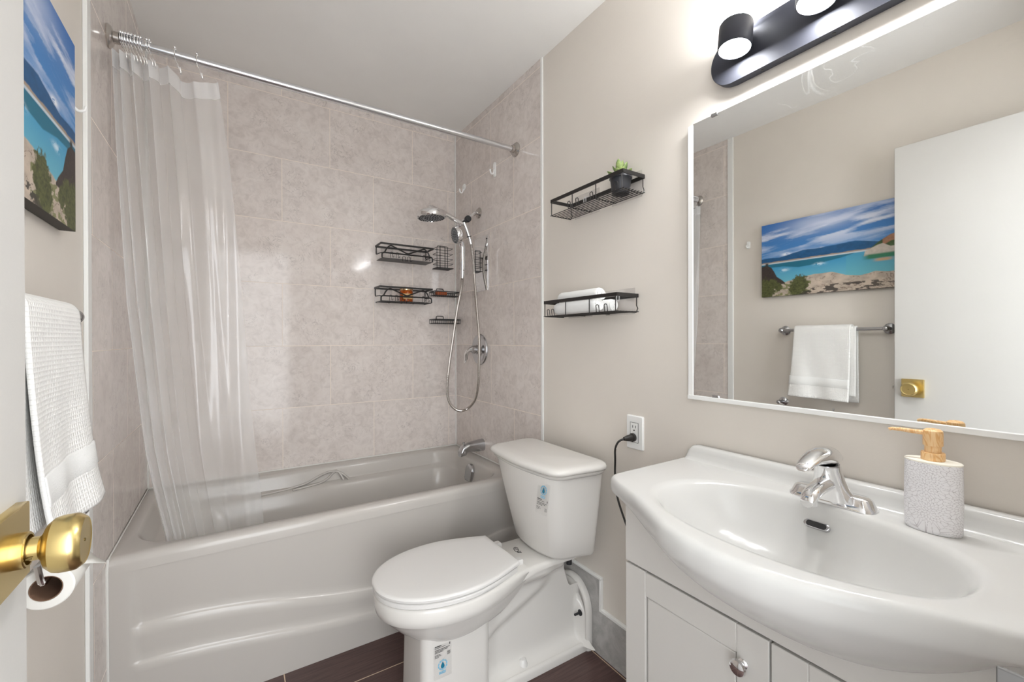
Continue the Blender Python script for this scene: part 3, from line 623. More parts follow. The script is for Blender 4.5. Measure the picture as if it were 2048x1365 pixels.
rolled(1.4235, -1.115, -1.350, 1.3275, 0.0245, 'rolled white towel at the front of the lower shelf pile', 0.3)
rolled(1.4735, -1.135, -1.372, 1.3275, 0.0245, 'rolled white towel by the wall at the bottom of the pile', 1.9)
rolled(1.4485, -1.110, -1.335, 1.3705, 0.0245, 'rolled white towel lying on top of the other two', 4.0)

# ------------------------------------------------------------------ outlet and cord
t = thing('wall_outlet', 'white wall outlet with a black plug in it', 'outlet', (1.506, -1.446, 0.88))
bm = NB(); loft(bm, [[Vector((1.506-d, p.x, p.y)) for p in rrect(-1.446, 0.880, 0.0365*s, 0.0585*s2, 0.004, 0)] for d, s, s2 in ((0, 1, 1), (0.005, 1, 1), (0.008, 0.93, 0.955))]); finish('cover_plate', bm, M['white_plastic'], t)
bm = NB(); box(bm, 1.4965, 1.4985, -1.463, -1.429, 0.846, 0.914); finish('socket_face', bm, M['white_plastic'], t, bevel=0.0008)
bm = NB(); box(bm, 1.4968, 1.4990, -1.4640, -1.4280, 0.8450, 0.9150); finish('face_gap', bm, M['slot'], t)
bm = NB()
for z in (0.900,):
    for y in (-1.453, -1.440): box(bm, 1.4958, 1.497, y-0.001, y+0.001, z-0.004, z+0.005)
    lathe(bm, [(0.0024, 0), (0.0024, 0.001)], (1.4965, -1.4465, z-0.012), (-1, 0, 0), 10)
finish('slots', bm, M['slot'], t)
t = thing('power_cord', 'black power cord running from the outlet down behind the sink', 'cord', (1.46, -1.42, 0.57))
bm = NB(); lathe(bm, [(0.0135, 0), (0.015, 0.003), (0.015, 0.010), (0.012, 0.012), (0.0115, 0.022), (0.009, 0.034), (0.006, 0.044)], (1.4965, -1.446, 0.864), (-1, 0.15, -0.05), 18); finish('plug', bm, M['cord'], t)
bm = NB(); tube(bm, spline([(1.456, -1.440, 0.862), (1.440, -1.428, 0.852), (1.437, -1.415, 0.825), (1.452, -1.400, 0.78), (1.462, -1.390, 0.72), (1.462, -1.400, 0.65), (1.462, -1.437, 0.573), (1.463, -1.50, 0.46), (1.465, -1.60, 0.36), (1.470, -1.662, 0.30)], 10), 0.0036, 10); finish('cable', bm, M['cord'], t)
bm = NB(); lathe(bm, [(0.0042, 0), (0.0042, 0.002)], (1.4375, -1.4165, 0.830), (0.05, 0.35, -1), 10); finish('tie_band', bm, M['white_plastic'], t)

# ------------------------------------------------------------------ toilet
TY = -1.135
t = thing('toilet', 'white two-piece toilet with its lid closed', 'toilet', (1.15, TY, 0.0)); toilet = t
def outline(fn, x0, x1, z, n=40, k=1.0, tip=True):
    """closed plan loop from a half-width function; points denser near the rounded tip"""
    xs = [x0 + (x1-x0)*(1-math.cos(PI*i/(2*n))) for i in range(n+1)]
    a = [Vector((x, TY - fn(x), z)) for x in xs]; b = [Vector((x, TY + fn(x), z)) for x in reversed(xs)]
    return a + b[:-1] if fn(x0) < 1e-4 else a + b
def egg(x0, xm, xe, hw, he, p=2.15):
    def f(x):
        if x <= xm: return hw*max(0.0, 1-((xm-x)/(xm-x0))**p)**(1/p)
        u = (x-xm)/(xe-xm); return hw + (he-hw)*(u*u*(1.6-0.6*u))
    return f
# bowl: rim, lip and the cup under it
bm = NB(); L = []
for z, x0, xm, hw, xe, he in ((0.405, 0.692, 0.93, 0.172, 1.19, 0.118), (0.412, 0.702, 0.93, 0.162, 1.185, 0.108)): pass
prof = [(0.412, 0.700, 0.165, 0.110), (0.408, 0.692, 0.172, 0.117), (0.400, 0.689, 0.175, 0.120), (0.375, 0.690, 0.175, 0.118), (0.357, 0.693, 0.173, 0.112), (0.351, 0.700, 0.167, 0.108), (0.335, 0.715, 0.158, 0.102), (0.300, 0.748, 0.138, 0.092), (0.270, 0.785, 0.116, 0.080), (0.245, 0.825, 0.090, 0.066), (0.23, 0.87, 0.05, 0.04)]
for z, x0, hw, he in prof:
    xe = 1.185 if z > 0.34 else 1.185 - (0.34-z)*0.9
    lp_ = outline(egg(x0, 0.935, xe, hw, he), x0, xe, z)
    if z < 0.38:
        for p_ in lp_: p_.z += 0.024*max(0.0, (p_.x-0.97)/0.215)**1.5          # the rim's underside climbs towards the tank deck
    L.append(lp_)
loft(bm, L); finish('bowl', bm, M['ceramic'], t, smooth=50)
# deck that carries the tank
bm = NB(); L = []
for x, hw, zb in ((1.115, 0.116, 0.372), (1.16, 0.120, 0.374), (1.22, 0.113, 0.382), (1.30, 0.112, 0.386), (1.38, 0.118, 0.387), (1.42, 0.115, 0.388)):
    r = 0.012; zt = 0.406; z0 = zb
    L.append([Vector((x, TY+s*w, z)) for s, w, z in ((-1, hw, z0), (-1, hw, zt-r), (-1, hw-0.004, zt-0.004), (-1, hw-r, zt), (1, hw-r, zt), (1, hw-0.004, zt-0.004), (1, hw, zt-r), (1, hw, z0), (1, hw-0.02, z0-0.012), (-1, hw-0.02, z0-0.012))])
loft(bm, L); finish('deck', bm, M['ceramic'], t, smooth=50)
# pedestal under the bowl
bm = NB(); L = []
for z, s in ((0.0, 1.10), (0.05, 1.06), (0.20, 1.0), (0.285, 0.985), (0.30, 0.96)):
    x0 = 0.805-0.06*(s-1); L.append(rrect((x0+1.045)/2, TY, (1.045-x0)/2, 0.100+0.02*(s-1), 0.030, z, 6))
loft(bm, L); finish('pedestal', bm, M['ceramic'], t, smooth=40, bevel=0.0)
# hollow rear foot: floor flange, inner web with trapway bulge, arched rear panel
bm = NB(); loft(bm, [rrect(1.238, TY, 0.250*1, 0.098+d, 0.012, z, 4) for z, d in ((0.0, 0.0), (0.022, 0.0), (0.030, -0.004), (0.032, -0.012))], False, False)
L2 = [rrect(1.238, TY, 0.250-0.012, 0.086, 0.012, 0.032, 4), rrect(1.238, TY, 0.235, 0.079, 0.012, 0.026, 4), rrect(1.238, TY, 0.10, 0.04, 0.012, 0.026, 4)]
loft(bm, L2, False, True); finish('floor_flange', bm, M['ceramic'], t, smooth=50)
def ss(t): t = min(1.0, max(0.0, t)); return t*t*(3-2*t)
def web(x, z):
    w = 0.046 + 0.050*math.exp(-max(0.0, z-0.026)/0.014)                       # fillet into the floor flange
    ah = 0.090*(1-min(1, max(0, (z-0.09)/0.15))**2.2)                          # inner outline of the rear arch
    w += max(0.0, ah-0.046)*ss((x-1.440)/0.032)**2
    dg = (x-1.02)*0.42 - (z-0.20)                                               # trapway rising to the back under the deck
    w += 0.020*ss((0.055-dg)/0.05)*ss((1.36-x)/0.10) + 0.040*ss((z-0.315)/0.05)*ss((1.42-x)/0.06)
    w += 0.016*ss((1.10-x)/0.08)
    return w
for s_ in (-1, 1):
    bm = NB(); rows = []
    for i_ in range(61):
        x = 1.02 + 0.455*i_/60; zt_ = 0.392 if x < 1.37 else 0.392 - 0.150*ss((x-1.37)/0.06)
        rows.append([Vector((x, TY + s_*web(x, 0.024+(zt_-0.024)*k/50), 0.024+(zt_-0.024)*k/50)) for k in range(51)] + [Vector((x, TY, zt_))])
    loft(bm, rows, False, False, closed=False); finish('inner_web', bm, M['ceramic'], t, smooth=80)
def arch(hw, top, z0, n=26):
    pts = [(TY-hw, z0)]
    for k in range(n+1):
        a = PI - PI*k/n; pts.append((TY+hw*math.cos(a), 0.125 + (top-0.125)*abs(math.sin(a))**0.85 if 0 < k < n else 0.125))
    return pts + [(TY+hw, z0)]
bm = NB(); loft(bm, [[Vector((x, y, z)) for y, z in arch(h, tp, 0.0)] for x, h, tp in ((1.4925, 0.104, 0.256), (1.482, 0.107, 0.259), (1.472, 0.104, 0.257), (1.466, 0.098, 0.251), (1.466, 0.093, 0.246), (1.472, 0.088, 0.240), (1.476, 0.085, 0.236), (1.476, 0.03, 0.17))], True, True)
finish('rear_arch', bm, M['ceramic'], t, smooth=60)
bm = NB(); lathe(bm, [(0.012, 0), (0.012, 0.003), (0.007, 0.005), (0.0045, 0.006), (0.0045, 0.028)], (1.4625, -1.203, 0.135), (-1, 0, 0), 14); finish('wall_bolt', bm, M['plastic_dark'], t)
bm = NB(); lathe(bm, [(0.019, 0), (0.0185, 0.006), (0.0125, 0.026), (0.009, 0.029)], (1.197, TY-0.060, 0.026), seg=22); finish('bolt_cap', bm, M['seat'], t)
bm = NB(); lathe(bm, [(0.011, 0), (0.011, 0.03)], (1.405, TY-0.07, 0.343), seg=12); finish('tank_bolt', bm, M['plastic_dark'], t)
# seat and lid
bm = NB(); L = []
for z, d in ((0.4125, 0.004), (0.416, 0.0), (0.426, 0.0), (0.4295, 0.004)): L.append(outline(egg(0.687+d, 0.93, 1.135, 0.176-d, 0.120), 0.687+d, 1.135, z))
loft(bm, L); finish('seat', bm, M['seat'], t, smooth=45)
bm = NB(); L = []
for z, d in ((0.432, 0.005), (0.434, 0.001), (0.441, 0.0), (0.445, 0.003), (0.447, 0.010), (0.4478, 0.05)): L.append(outline(egg(0.684+d, 0.93, 1.145-d*0.5, 0.178-d, 0.120-d*0.5), 0.684+d, 1.145-d*0.5, z))
loft(bm, L); finish('seat_lid', bm, M['seat'], t, smooth=45)
for s in (-1, 1):
    bm = NB(); loft(bm, [rrect(1.160, TY+s*0.073, 0.024*k, 0.014*k, 0.005, z, 4) for z, k in ((0.405, 1), (0.425, 1), (0.429, 0.85))]); finish('hinge', bm, M['seat'], t)
# tank
def tank_loop(x0, xb, hb, hf, bow, z, r=0.02, n=10):
    pts = [(xb, TY+hb), (x0+0.030, TY+hf)]
    front = [(x0 + bow*((k/n*2-1)**2), TY + hf*0.93*(1-2*k/n)) for k in range(n+1)]
    poly = [Vector((xb, TY+hb, z)), Vector((x0+bow+0.026, TY+hf+ (hb-hf)*0.35, z))] + [Vector((a, b, z)) for a, b in front] + [Vector((x0+bow+0.026, TY-hf-(hb-hf)*0.35, z)), Vector((xb, TY-hb, z))]
    res = []
    m_ = len(poly)
    for i in range(m_):
        a, b, c = poly[i-1], poly[i], poly[(i+1) % m_]; rr = min(r, (a-b).length*0.45, (c-b).length*0.45)
        s, e = b+(a-b).normalized()*rr, b+(c-b).normalized()*rr
        for k in range(4): q = k/3; res.append(s*(1-q)**2 + b*2*q*(1-q) + e*q*q)
    return res
bm = NB(); L = []
for z, x0, hb, hf in ((0.4075, 1.285, 0.155, 0.110), (0.412, 1.272, 0.170, 0.122), (0.425, 1.264, 0.177, 0.130), (0.50, 1.249, 0.188, 0.143), (0.60, 1.230, 0.203, 0.163), (0.70, 1.212, 0.216, 0.181), (0.735, 1.207, 0.220, 0.186)):
    L.append(tank_loop(x0, 1.445, hb, hf, 0.020, z))
loft(bm, L); finish('tank', bm, M['ceramic'], t, smooth=40)
bm = NB(); L = []
for z, d in ((0.726, 0.010), (0.733, 0.002), (0.738, 0.0), (0.741, 0.004), (0.744, -0.004), (0.750, -0.010), (0.758, -0.010), (0.765, -0.005), (0.769, 0.006), (0.771, 0.022)):
    L.append(tank_loop(1.200+d, 1.447-max(d, 0)*0.8+0.002, 0.245-d, 0.208-d, 0.022, z, 0.05))
loft(bm, L); finish('tank_lid', bm, M['ceramic'], t, smooth=55)
# printed labels on the tank and the pedestal, dark oval maker's mark on the deck
def label(parent, o, ux, uy, flip, name):
    o, ux, uy = Vector(o), Vector(ux).normalized(), Vector(uy).normalized(); nn = ux.cross(uy)
    def P(u, v, h=0.0): return o + ux*u + uy*v + nn*h
    bm = NB(); loft(bm, [[P(u, v, h) for u, v in ((-0.030, -0.052), (0.030, -0.052), (0.030, 0.052), (-0.030, 0.052))] for h in (0, 0.0004)]); film_ = finish(name, bm, M['label_film'], parent)
    film_['label'] = 'clear sticker with a water drop emblem and small print'
    def rect(bm, u0, u1, v0, v1): loft(bm, [[P(u, v, h) for u, v in ((u0, v0), (u1, v0), (u1, v1), (u0, v1))] for h in (0.0004, 0.0007)])
    ty = 0.0 if not flip else 0.054        # print block above or below the emblem
    ey = 0.028 if not flip else -0.012
    bm = NB()
    for k, (v, w, hgt) in enumerate(((-0.004, 0.022, 0.0026), (-0.009, 0.036, 0.0012), (-0.015, 0.050, 0.0014), (-0.019, 0.043, 0.0014), (-0.023, 0.028, 0.0014), (-0.030, 0.018, 0.0012), (-0.034, 0.021, 0.0012), (-0.038, 0.013, 0.0012))):
        u = -0.026; rr = random.Random(k)
        while u < -0.026+w: q = min(rr.uniform(0.003, 0.008), -0.026+w-u+0.0005); rect(bm, u, u+q-0.0007, v-hgt/2+ty, v+hgt/2+ty); u += q
    rect(bm, 0.023, 0.0255, -0.010+ty, -0.003+ty)
    for k in range(4): rect(bm, 0.015, 0.026, -0.030-0.0030*k+ty, -0.0292-0.0030*k+ty)
    finish('small_print', bm, M['ink'], film_)
    bm = NB(); R = 0.0165
    ring = [(R*math.cos(a), R*math.sin(a)+ey) for a in [2*PI*k/40 for k in range(40)]]; ring2 = [(0.0095*math.cos(a), 0.0095*math.sin(a)+ey) for a in [2*PI*k/40 for k in range(40)]]
    for k in range(40):
        if k % 4 == 3: continue
        a, b, c, d = ring[k], ring[(k+1) % 40], ring2[(k+1) % 40], ring2[k]
        mid = lambda p, q, f: (p[0]+(q[0]-p[0])*f, p[1]+(q[1]-p[1])*f)
        loft(bm, [[P(*mid(d, a, 0.35), h), P(*mid(c, b, 0.35), h), P(*mid(c, b, 0.9), h), P(*mid(d, a, 0.9), h)] for h in (0.0004, 0.0007)])
    rect(bm, -0.012, 0.011, ey-0.022, ey-0.0195); rect(bm, -0.012, 0.010, ey-0.0265, ey-0.024)
    finish('emblem_ring', bm, M['blue_ink'], film_)
    bm = NB(); dp = [(0.0, 0.0105), (0.0022, 0.006), (0.0048, 0.001), (0.0062, -0.0035), (0.0052, -0.0075), (0.0028, -0.0098), (0, -0.0104), (-0.0028, -0.0098), (-0.0052, -0.0075), (-0.0062, -0.0035), (-0.0048, 0.001), (-0.0022, 0.006)]
    loft(bm, [[P(u, v+ey, h) for u, v in dp] for h in (0.0005, 0.0009)]); finish('water_drop', bm, M['drop'], film_)
label(t, (1.2205, TY-0.150, 0.655), (0.10, -1, 0), (0.165, 0.0165, 1), False, 'tank_label')
label(t, (0.868, TY-0.1012, 0.205), (1, 0, 0), (0, 0, 1), True, 'pedestal_label')
bm = NB(); tube(bm, [Vector((1.226+0.010*math.cos(a)+0.003*math.sin(a), TY+0.022+0.021*math.sin(a), 0.4065)) for a in [math.radians(20+300*k/24) for k in range(25)]], 0.0011, 5)
tube(bm, spline([(1.222, TY+0.034, 0.4065), (1.232, TY+0.020, 0.4065), (1.220, TY+0.008, 0.4065), (1.230, TY-0.004, 0.4065)], 5), 0.0014, 5); finish('maker_mark', bm, M['ink'], t)

# ------------------------------------------------------------------ vanity: cabinet, sink top, tap, soap pump
VY, VH, ZV = -2.060, 0.390, 0.848
t = thing('vanity_cabinet', 'white two-door vanity cabinet under the sink top', 'cabinet', (1.35, VY, 0.0))
FX = 1.228
boxes('carcass', [(FX, 1.504, VY-VH, VY-VH+0.016, 0.09, 0.798), (FX, 1.504, VY+VH-0.018, VY+VH-0.002, 0.09, 0.798), (FX, 1.504, VY-VH+0.016, VY+VH-0.018, 0.09, 0.106), (1.494, 1.504, VY-VH+0.016, VY+VH-0.018, 0.106, 0.70)], M['cabinet'], t, 0.0015)
boxes('plinth', [(FX+0.05, 1.504, VY-VH+0.01, VY+VH-0.01, 0.0, 0.09)], M['cabinet'], t)
PSK = np.polyfit([0.0, 0.14**2, 0.23**2, 0.289**2, 0.345**2, 0.38**2], [0.638, 0.655, 0.700, 0.744, 0.784, 0.802], 3)
ysf = [VY-VH+(2*VH-0.002)*k/40 for k in range(41)]
bm = NB(); loft(bm, [[Vector((x, y, z)) for x in (FX-0.018, FX) for z in ((0.614, min(0.798, float(np.polyval(PSK, (y-VY)**2))+0.022)) if x < FX-0.01 else (min(0.798, float(np.polyval(PSK, (y-VY)**2))+0.022), 0.614))] for y in ysf]); finish('fascia_panel', bm, M['cabinet'], t)
DV = -2.045
for y0, y1, ky in ((DV+0.002, VY+VH-0.002, -1.992), (VY-VH, DV-0.002, -2.100)):
    bm = NB(); st, x0, x1 = 0.066, FX-0.019, FX-0.001; z0, z1 = 0.095, 0.608
    for b in ((x0, x1, y0, y0+st, z0, z1), (x0, x1, y1-st, y1, z0, z1), (x0, x1, y0+st, y1-st, z1-0.062, z1), (x0, x1, y0+st, y1-st, z0, z0+0.062)): box(bm, *b)
    d = finish('door', bm, M['cabinet'], t, bevel=0.002)
    bm = NB(); box(bm, x0+0.004, x1, y0+st+0.003, y1-st-0.003, z0+0.065, z1-0.065); finish('inset_panel', bm, M['cabinet'], d, bevel=0.003)
    bm = NB(); lathe(bm, [(0.010, 0), (0.010, 0.002), (0.006, 0.005), (0.006, 0.012), (0.015, 0.017), (0.017, 0.021), (0.015, 0.025), (0.008, 0.028)], (x0, ky, 0.533), (-1, 0, 0), 28); finish('knob', bm, M['chrome'], d)
# sink top
half = [(1.500, 0.405), (1.30, 0.405), (1.20, 0.405), (1.172, 0.402), (1.155, 0.391), (1.142, 0.372), (1.126, 0.34), (1.112, 0.305), (1.098, 0.272), (1.079, 0.235), (1.052, 0.185), (1.020, 0.125), (1.002, 0.065), (0.997, 0.0)]
pts = [(x, VY+w) for x, w in half] + [(x, VY-w) for x, w in reversed(half[:-1])]
poly = [(p.x, p.y) for p in fillet([(x, y, 0) for x, y in pts], 0.02, 4)]
poly = [(1.500, poly[0][1])] + poly[1:-1] + [(1.500, poly[-1][1])]
bc = Vector((1.228, VY-0.002)); NS = 300
def cast(a):
    d = Vector((math.cos(a), math.sin(a))); best = None; m_ = len(poly)
    for i in range(m_):
        p, q = Vector(poly[i]), Vector(poly[(i+1) % m_]); e = q-p; den = d.x*e.y - d.y*e.x
        if abs(den) < 1e-9: continue
        w = p-bc; s_ = (w.x*e.y - w.y*e.x)/den; u = (w.x*d.y - w.y*d.x)/den
        if s_ > 0 and -1e-6 <= u <= 1+1e-6 and (best is None or s_ > best): best = s_
    return bc + d*best
angs = [2*PI*k/NS for k in range(NS)]; O = [cast(a) for a in angs]
def skirt_low(y):
    w = abs(y-VY); return min(0.800, float(np.polyval(PSK, w*w)))
def ring(inset, z, f=None):
    out = []
    for p in O:
        d = (bc-p).normalized(); q = p + d*inset; out.append(Vector((min(q.x, 1.5), q.y, z if f is None else f(p))))
    return out
def belly(k, zfun):
    out = []
    for p in O:
        low = skirt_low(p.y); w = abs(p.y-VY)
        xt = FX - 0.012; f = min(1.0, max(0.0, (0.385-w)/0.12)) if p.x < 1.2 else 0.0; f = f*f*(3-2*f)
        x = p.x + (max(xt, p.x)-p.x)*k*f + (0.014*k*(1-f) if p.x < 1.4 else 0); yy = p.y + (VY-p.y)*0.02*k
        z1 = 0.800 + (low-0.800)*f; out.append(Vector((min(x, 1.5), yy, 0.815 + (z1-0.815)*zfun)))
    return out
basin_rings = []
for s, z, sh in ((1.06, 0.8480, 0), (1.0, 0.8465, 0), (0.965, 0.840, 0), (0.93, 0.826, 0.002), (0.86, 0.795, 0.004), (0.76, 0.762, 0.006), (0.60, 0.735, 0.008), (0.40, 0.722, 0.010), (0.14, 0.717, 0.012)):
    loop = []
    for a in angs:
        d = Vector((math.cos(a), math.sin(a))); ax, ay = 0.172, 0.270
        rr = 1/((abs(d.x)/ax)**2.15 + (abs(d.y)/ay)**2.15)**(1/2.15); loop.append(Vector((bc.x+d.x*rr*s+sh, bc.y+d.y*rr*s, z)))
    basin_rings.append(loop)
t = thing('sink', 'white bow-fronted ceramic sink top with an oval basin', 'sink', (1.25, VY, 0.80)); sink = t
bm = NB(); L = [belly(1.0, 1.0), belly(0.93, 0.965), belly(0.80, 0.88), belly(0.62, 0.74), belly(0.42, 0.57), belly(0.24, 0.39), belly(0.10, 0.21), belly(0.02, 0.08), ring(0.0, 0.828), ring(0.0, 0.835), ring(0.003, 0.842), ring(0.009, 0.8468), ring(0.016, 0.848)] + basin_rings
loft(bm, L, False, True); finish('bowl_top', bm, M['basin'], t, smooth=60)
bm = NB(); prof = [(1.458, 0.8475), (1.464, 0.850), (1.470, 0.858), (1.474, 0.872), (1.477, 0.882), (1.482, 0.887), (1.490, 0.888), (1.500, 0.888), (1.502, 0.846), (1.46, 0.846)]
ys = [VY+0.392, VY+0.386, VY+0.374, VY+0.36, VY-0.36, VY-0.374, VY-0.386, VY-0.392]; fs = [0.15, 0.7, 0.95, 1, 1, 0.95, 0.7, 0.15]
loft(bm, [[Vector((x, y, 0.846+(z-0.846)*f)) for x, z in prof] for y, f in zip(ys, fs)]); finish('backsplash', bm, M['basin'], t, smooth=50)
bm = NB(); e = rrect(0, 0, 0.024, 0.0075, 0.0074, 0, 6); n_ = Vector((-0.80, 0, 0.60)); vv_ = Vector((0.60, 0, 0.80)); oc = Vector((1.3705, -2.060, 0.8065))
loft(bm, [[oc + Vector((0, 1, 0))*p.x*k + vv_*p.y*k + n_*h for p in e] for h, k in ((-0.006, 1), (0.0022, 1), (0.0030, 0.92), (0.0026, 0.8))]); finish('overflow_rim', bm, M['chrome_soft'], t)
bm = NB(); loft(bm, [[oc + Vector((0, 1, 0))*p.x*k + vv_*p.y*k + n_*h for p in e] for h, k in ((0.0020, 0.80), (0.0029, 0.80))]); finish('overflow_slot', bm, M['slot'], t)
bm = NB(); lathe(bm, [(0.030, 0), (0.030, 0.003), (0.024, 0.004), (0.022, 0.001)], (1.240, VY-0.002, 0.716), seg=28); finish('drain', bm, M['chrome'], t)
# tap
FY = -2.066
t = thing('sink_faucet', 'chrome single-lever centreset faucet on the sink', 'faucet', (1.427, FY, ZV))
bm = NB(); L = []
for z, hx_, hy_ in ((0.8478, 0.026, 0.082), (0.853, 0.0255, 0.0815), (0.857, 0.023, 0.079), (0.870, 0.018, 0.072), (0.874, 0.014, 0.066)): L.append(rrect(1.427, FY, hx_, hy_, min(hx_*0.95, 0.022), z, 7))
loft(bm, L); finish('base_plate', bm, M['chrome'], t, smooth=50)
bm = NB(); L = []
for z, hx_, hy_, cx in ((0.856, 0.025, 0.058, 1.424), (0.868, 0.0245, 0.047, 1.422), (0.882, 0.0245, 0.036, 1.419), (0.902, 0.0245, 0.0285, 1.414), (0.922, 0.024, 0.025, 1.409), (0.931, 0.0235, 0.0245, 1.407)):
    L.append([Vector((cx+hx_*math.cos(a), FY+hy_*math.sin(a), z)) for a in [2*PI*k/32 for k in range(32)]])
loft(bm, L); finish('body', bm, M['chrome'], t, smooth=60)
bm = NB(); L = []
for k, (x, z, hy_, hz_) in enumerate(((1.425, 0.893, 0.020, 0.016), (1.40, 0.893, 0.019, 0.015), (1.37, 0.891, 0.0175, 0.014), (1.34, 0.886, 0.0165, 0.013), (1.322, 0.878, 0.0155, 0.013), (1.312, 0.869, 0.012, 0.010))):
    L.append([Vector((x, FY+hy_*math.cos(a), z+hz_*math.sin(a))) for a in [2*PI*k2/24 for k2 in range(24)]])
loft(bm, L); lathe(bm, [(0.0135, 0), (0.0135, 0.010)], (1.327, FY, 0.862), seg=20); finish('spout', bm, M['chrome'], t, smooth=60)
bm = NB(); lathe(bm, [(0.0215, 0), (0.0215, 0.0025)], (1.408, FY, 0.9315), (-0.10, 0, 1), 28); finish('seam_ring', bm, M['chrome_soft'], t)
bm = NB(); L = []
for x, zb, zt, hy_ in ((1.436, 0.936, 0.947, 0.012), (1.430, 0.933, 0.960, 0.0205), (1.412, 0.932, 0.971, 0.0255), (1.388, 0.934, 0.975, 0.0265), (1.362, 0.940, 0.973, 0.0245), (1.336, 0.943, 0.967, 0.0205), (1.312, 0.941, 0.957, 0.0170), (1.296, 0.937, 0.949, 0.014), (1.289, 0.937, 0.943, 0.009)):
    L.append([Vector((x, FY+hy_*math.cos(a), (zb+zt)/2+(zt-zb)/2*math.sin(a))) for a in [2*PI*k/24 for k in range(24)]])
loft(bm, L); finish('lever_handle', bm, M['chrome'], t, smooth=60)
# soap pump with an all-over flower relief
PCX, PCY, PZ = 1.418, -2.232, 0.848
t = thing('soap_dispenser', 'white flower-patterned soap dispenser with a wooden pump', 'soap dispenser', (PCX, PCY, PZ))
PA, PB, PH = 0.040, 0.026, 0.128
NU, NV = 300, 190; per = 2*PI*math.sqrt((PA*PA+PB*PB)/2)
th = np.linspace(0, 2*PI, 4001); ds = np.hypot(PA*np.sin(th), PB*np.cos(th)); arc = np.concatenate([[0], np.cumsum((ds[1:]+ds[:-1])/2*np.diff(th))]); per = arc[-1]
ua = np.linspace(0, per, NU+1)[:-1]; tha = np.interp(ua, arc, th)
cent = [(per*(0.5+0.25*(k % 4))+0.003*((k//4) % 2), PH*v) for k, v in enumerate((0.10, 0.32, 0.10, 0.32, 0.47, 0.70, 0.47, 0.70, 0.84, 1.02, 0.84, 1.02))]
seeds = []
for cu, cv in cent:
    for i in range(1, 90):
        r = 0.00262*math.sqrt(i); a = i*2.39996; su, sv = cu+r*math.cos(a), cv+r*math.sin(a)
        dmin = min(math.hypot((su-c[0]+per/2) % per - per/2, sv-c[1]) for c in cent)
        if dmin >= r-1e-6: seeds.append((su, sv, math.atan2(sv-cv, su-cu), min(1.9, 1.0+30*(0.022-r)), r))
seeds = np.array(seeds); vg = np.linspace(0, PH, NV+1)
colr = np.zeros((NV+1, NU, 3)); relief = np.zeros((NV+1, NU))
for j, v in enumerate(vg):
    du = (ua[:, None]-seeds[None, :, 0]+per/2) % per - per/2; dv = v-seeds[None, :, 1]
    ca, sa = np.cos(seeds[:, 2]), np.sin(seeds[:, 2]); a = du*ca+dv*sa; b = -du*sa+dv*ca
    dd = np.sqrt((a/1.5)**2+(b*1.2)**2); dd.partition(1, axis=1); f1, f2 = dd[:, 0], dd[:, 1]
    edge = np.clip((f2-f1)/0.00055, 0, 1); relief[j] = edge
    colr[j] = np.array(srgb(170, 162, 166)[:3])[None]*(1-edge[:, None]) + np.array(srgb(240, 238, 240)[:3])[None]*edge[:, None]
def prof_s(v): return 1.0 + 0.02*math.sin(PI*v/PH) - (0.05*(1-min(1, v/0.006))**2)
verts = []; faces = []
for j, v in enumerate(vg):
    for i in range(NU):
        s = prof_s(v)*(1+0.006*(relief[j, i]-1)); verts.append((PCX+PB*math.cos(tha[i]+PI/2)*s if False else PCX+PB*math.sin(tha[i])*s, PCY+PA*math.cos(tha[i])*s, PZ+0.0005+v))
for j in range(NV):
    for i in range(NU): k = (i+1) % NU; faces.append((j*NU+i, j*NU+k, (j+1)*NU+k, (j+1)*NU+i))
faces.append(tuple(range(NU)))
me = bpy.data.meshes.new('bottle_body'); me.from_pydata(verts, [], faces); me.update()
ca_ = me.color_attributes.new('Col', 'FLOAT_COLOR', 'POINT'); cc = np.ones((len(verts), 4), dtype=np.float32); cc[:, :3] = colr.reshape(-1, 3); ca_.data.foreach_set('color', cc.ravel())
bmx = bmesh.new(); bmx.from_mesh(me); bmesh.ops.recalc_face_normals(bmx, faces=bmx.faces); bmx.to_mesh(me); bmx.free()
link_mesh('bottle_body', me, M['flower'], t, smooth=60)
def ell(s, z): return [Vector((PCX+PB*s*math.sin(a), PCY+PA*s*math.cos(a), z)) for a in [2*PI*k/64 for k in range(64)]]
bm = NB(); loft(bm, [ell(1.0, PZ+PH-0.001), ell(1.01, PZ+PH+0.0015), ell(0.98, PZ+PH+0.0028), ell(0.90, PZ+PH+0.003)]); finish('bottle_top', bm, M['cream'], t)
zb = PZ+PH+0.003
bm = NB(); lathe(bm, [(0.0165, 0), (0.0170, 0.001), (0.0170, 0.013), (0.0162, 0.0145)], (PCX, PCY, zb), seg=32); finish('collar', bm, M['wood'], t)
bm = NB(); lathe(bm, [(0.0118, 0.0145), (0.0118, 0.034)], (PCX, PCY, zb), seg=32); finish('pump_neck', bm, M['wood'], t)
bm = NB(); lathe(bm, [(0.0138, 0.0270), (0.0142, 0.0280), (0.0142, 0.051), (0.0135, 0.0545), (0.010, 0.0575), (0.004, 0.0585)], (PCX, PCY, zb), seg=32); finish('pump_head', bm, M['wood'], t)
bm = NB(); d_ = Vector((-0.18, 0.98, 0)).normalized(); P = [Vector((PCX, PCY, zb+0.0490))+d_*s+Vector((0, 0, 1))*h for s, h in ((0.010, 0.0), (0.030, 0.0005), (0.045, 0.0015), (0.058, 0.001), (0.062, -0.001))]
tube(bm, P, 0.004, 12, radii=[0.0046, 0.0042, 0.0036, 0.0032, 0.0028]); finish('nozzle', bm, M['wood'], t)

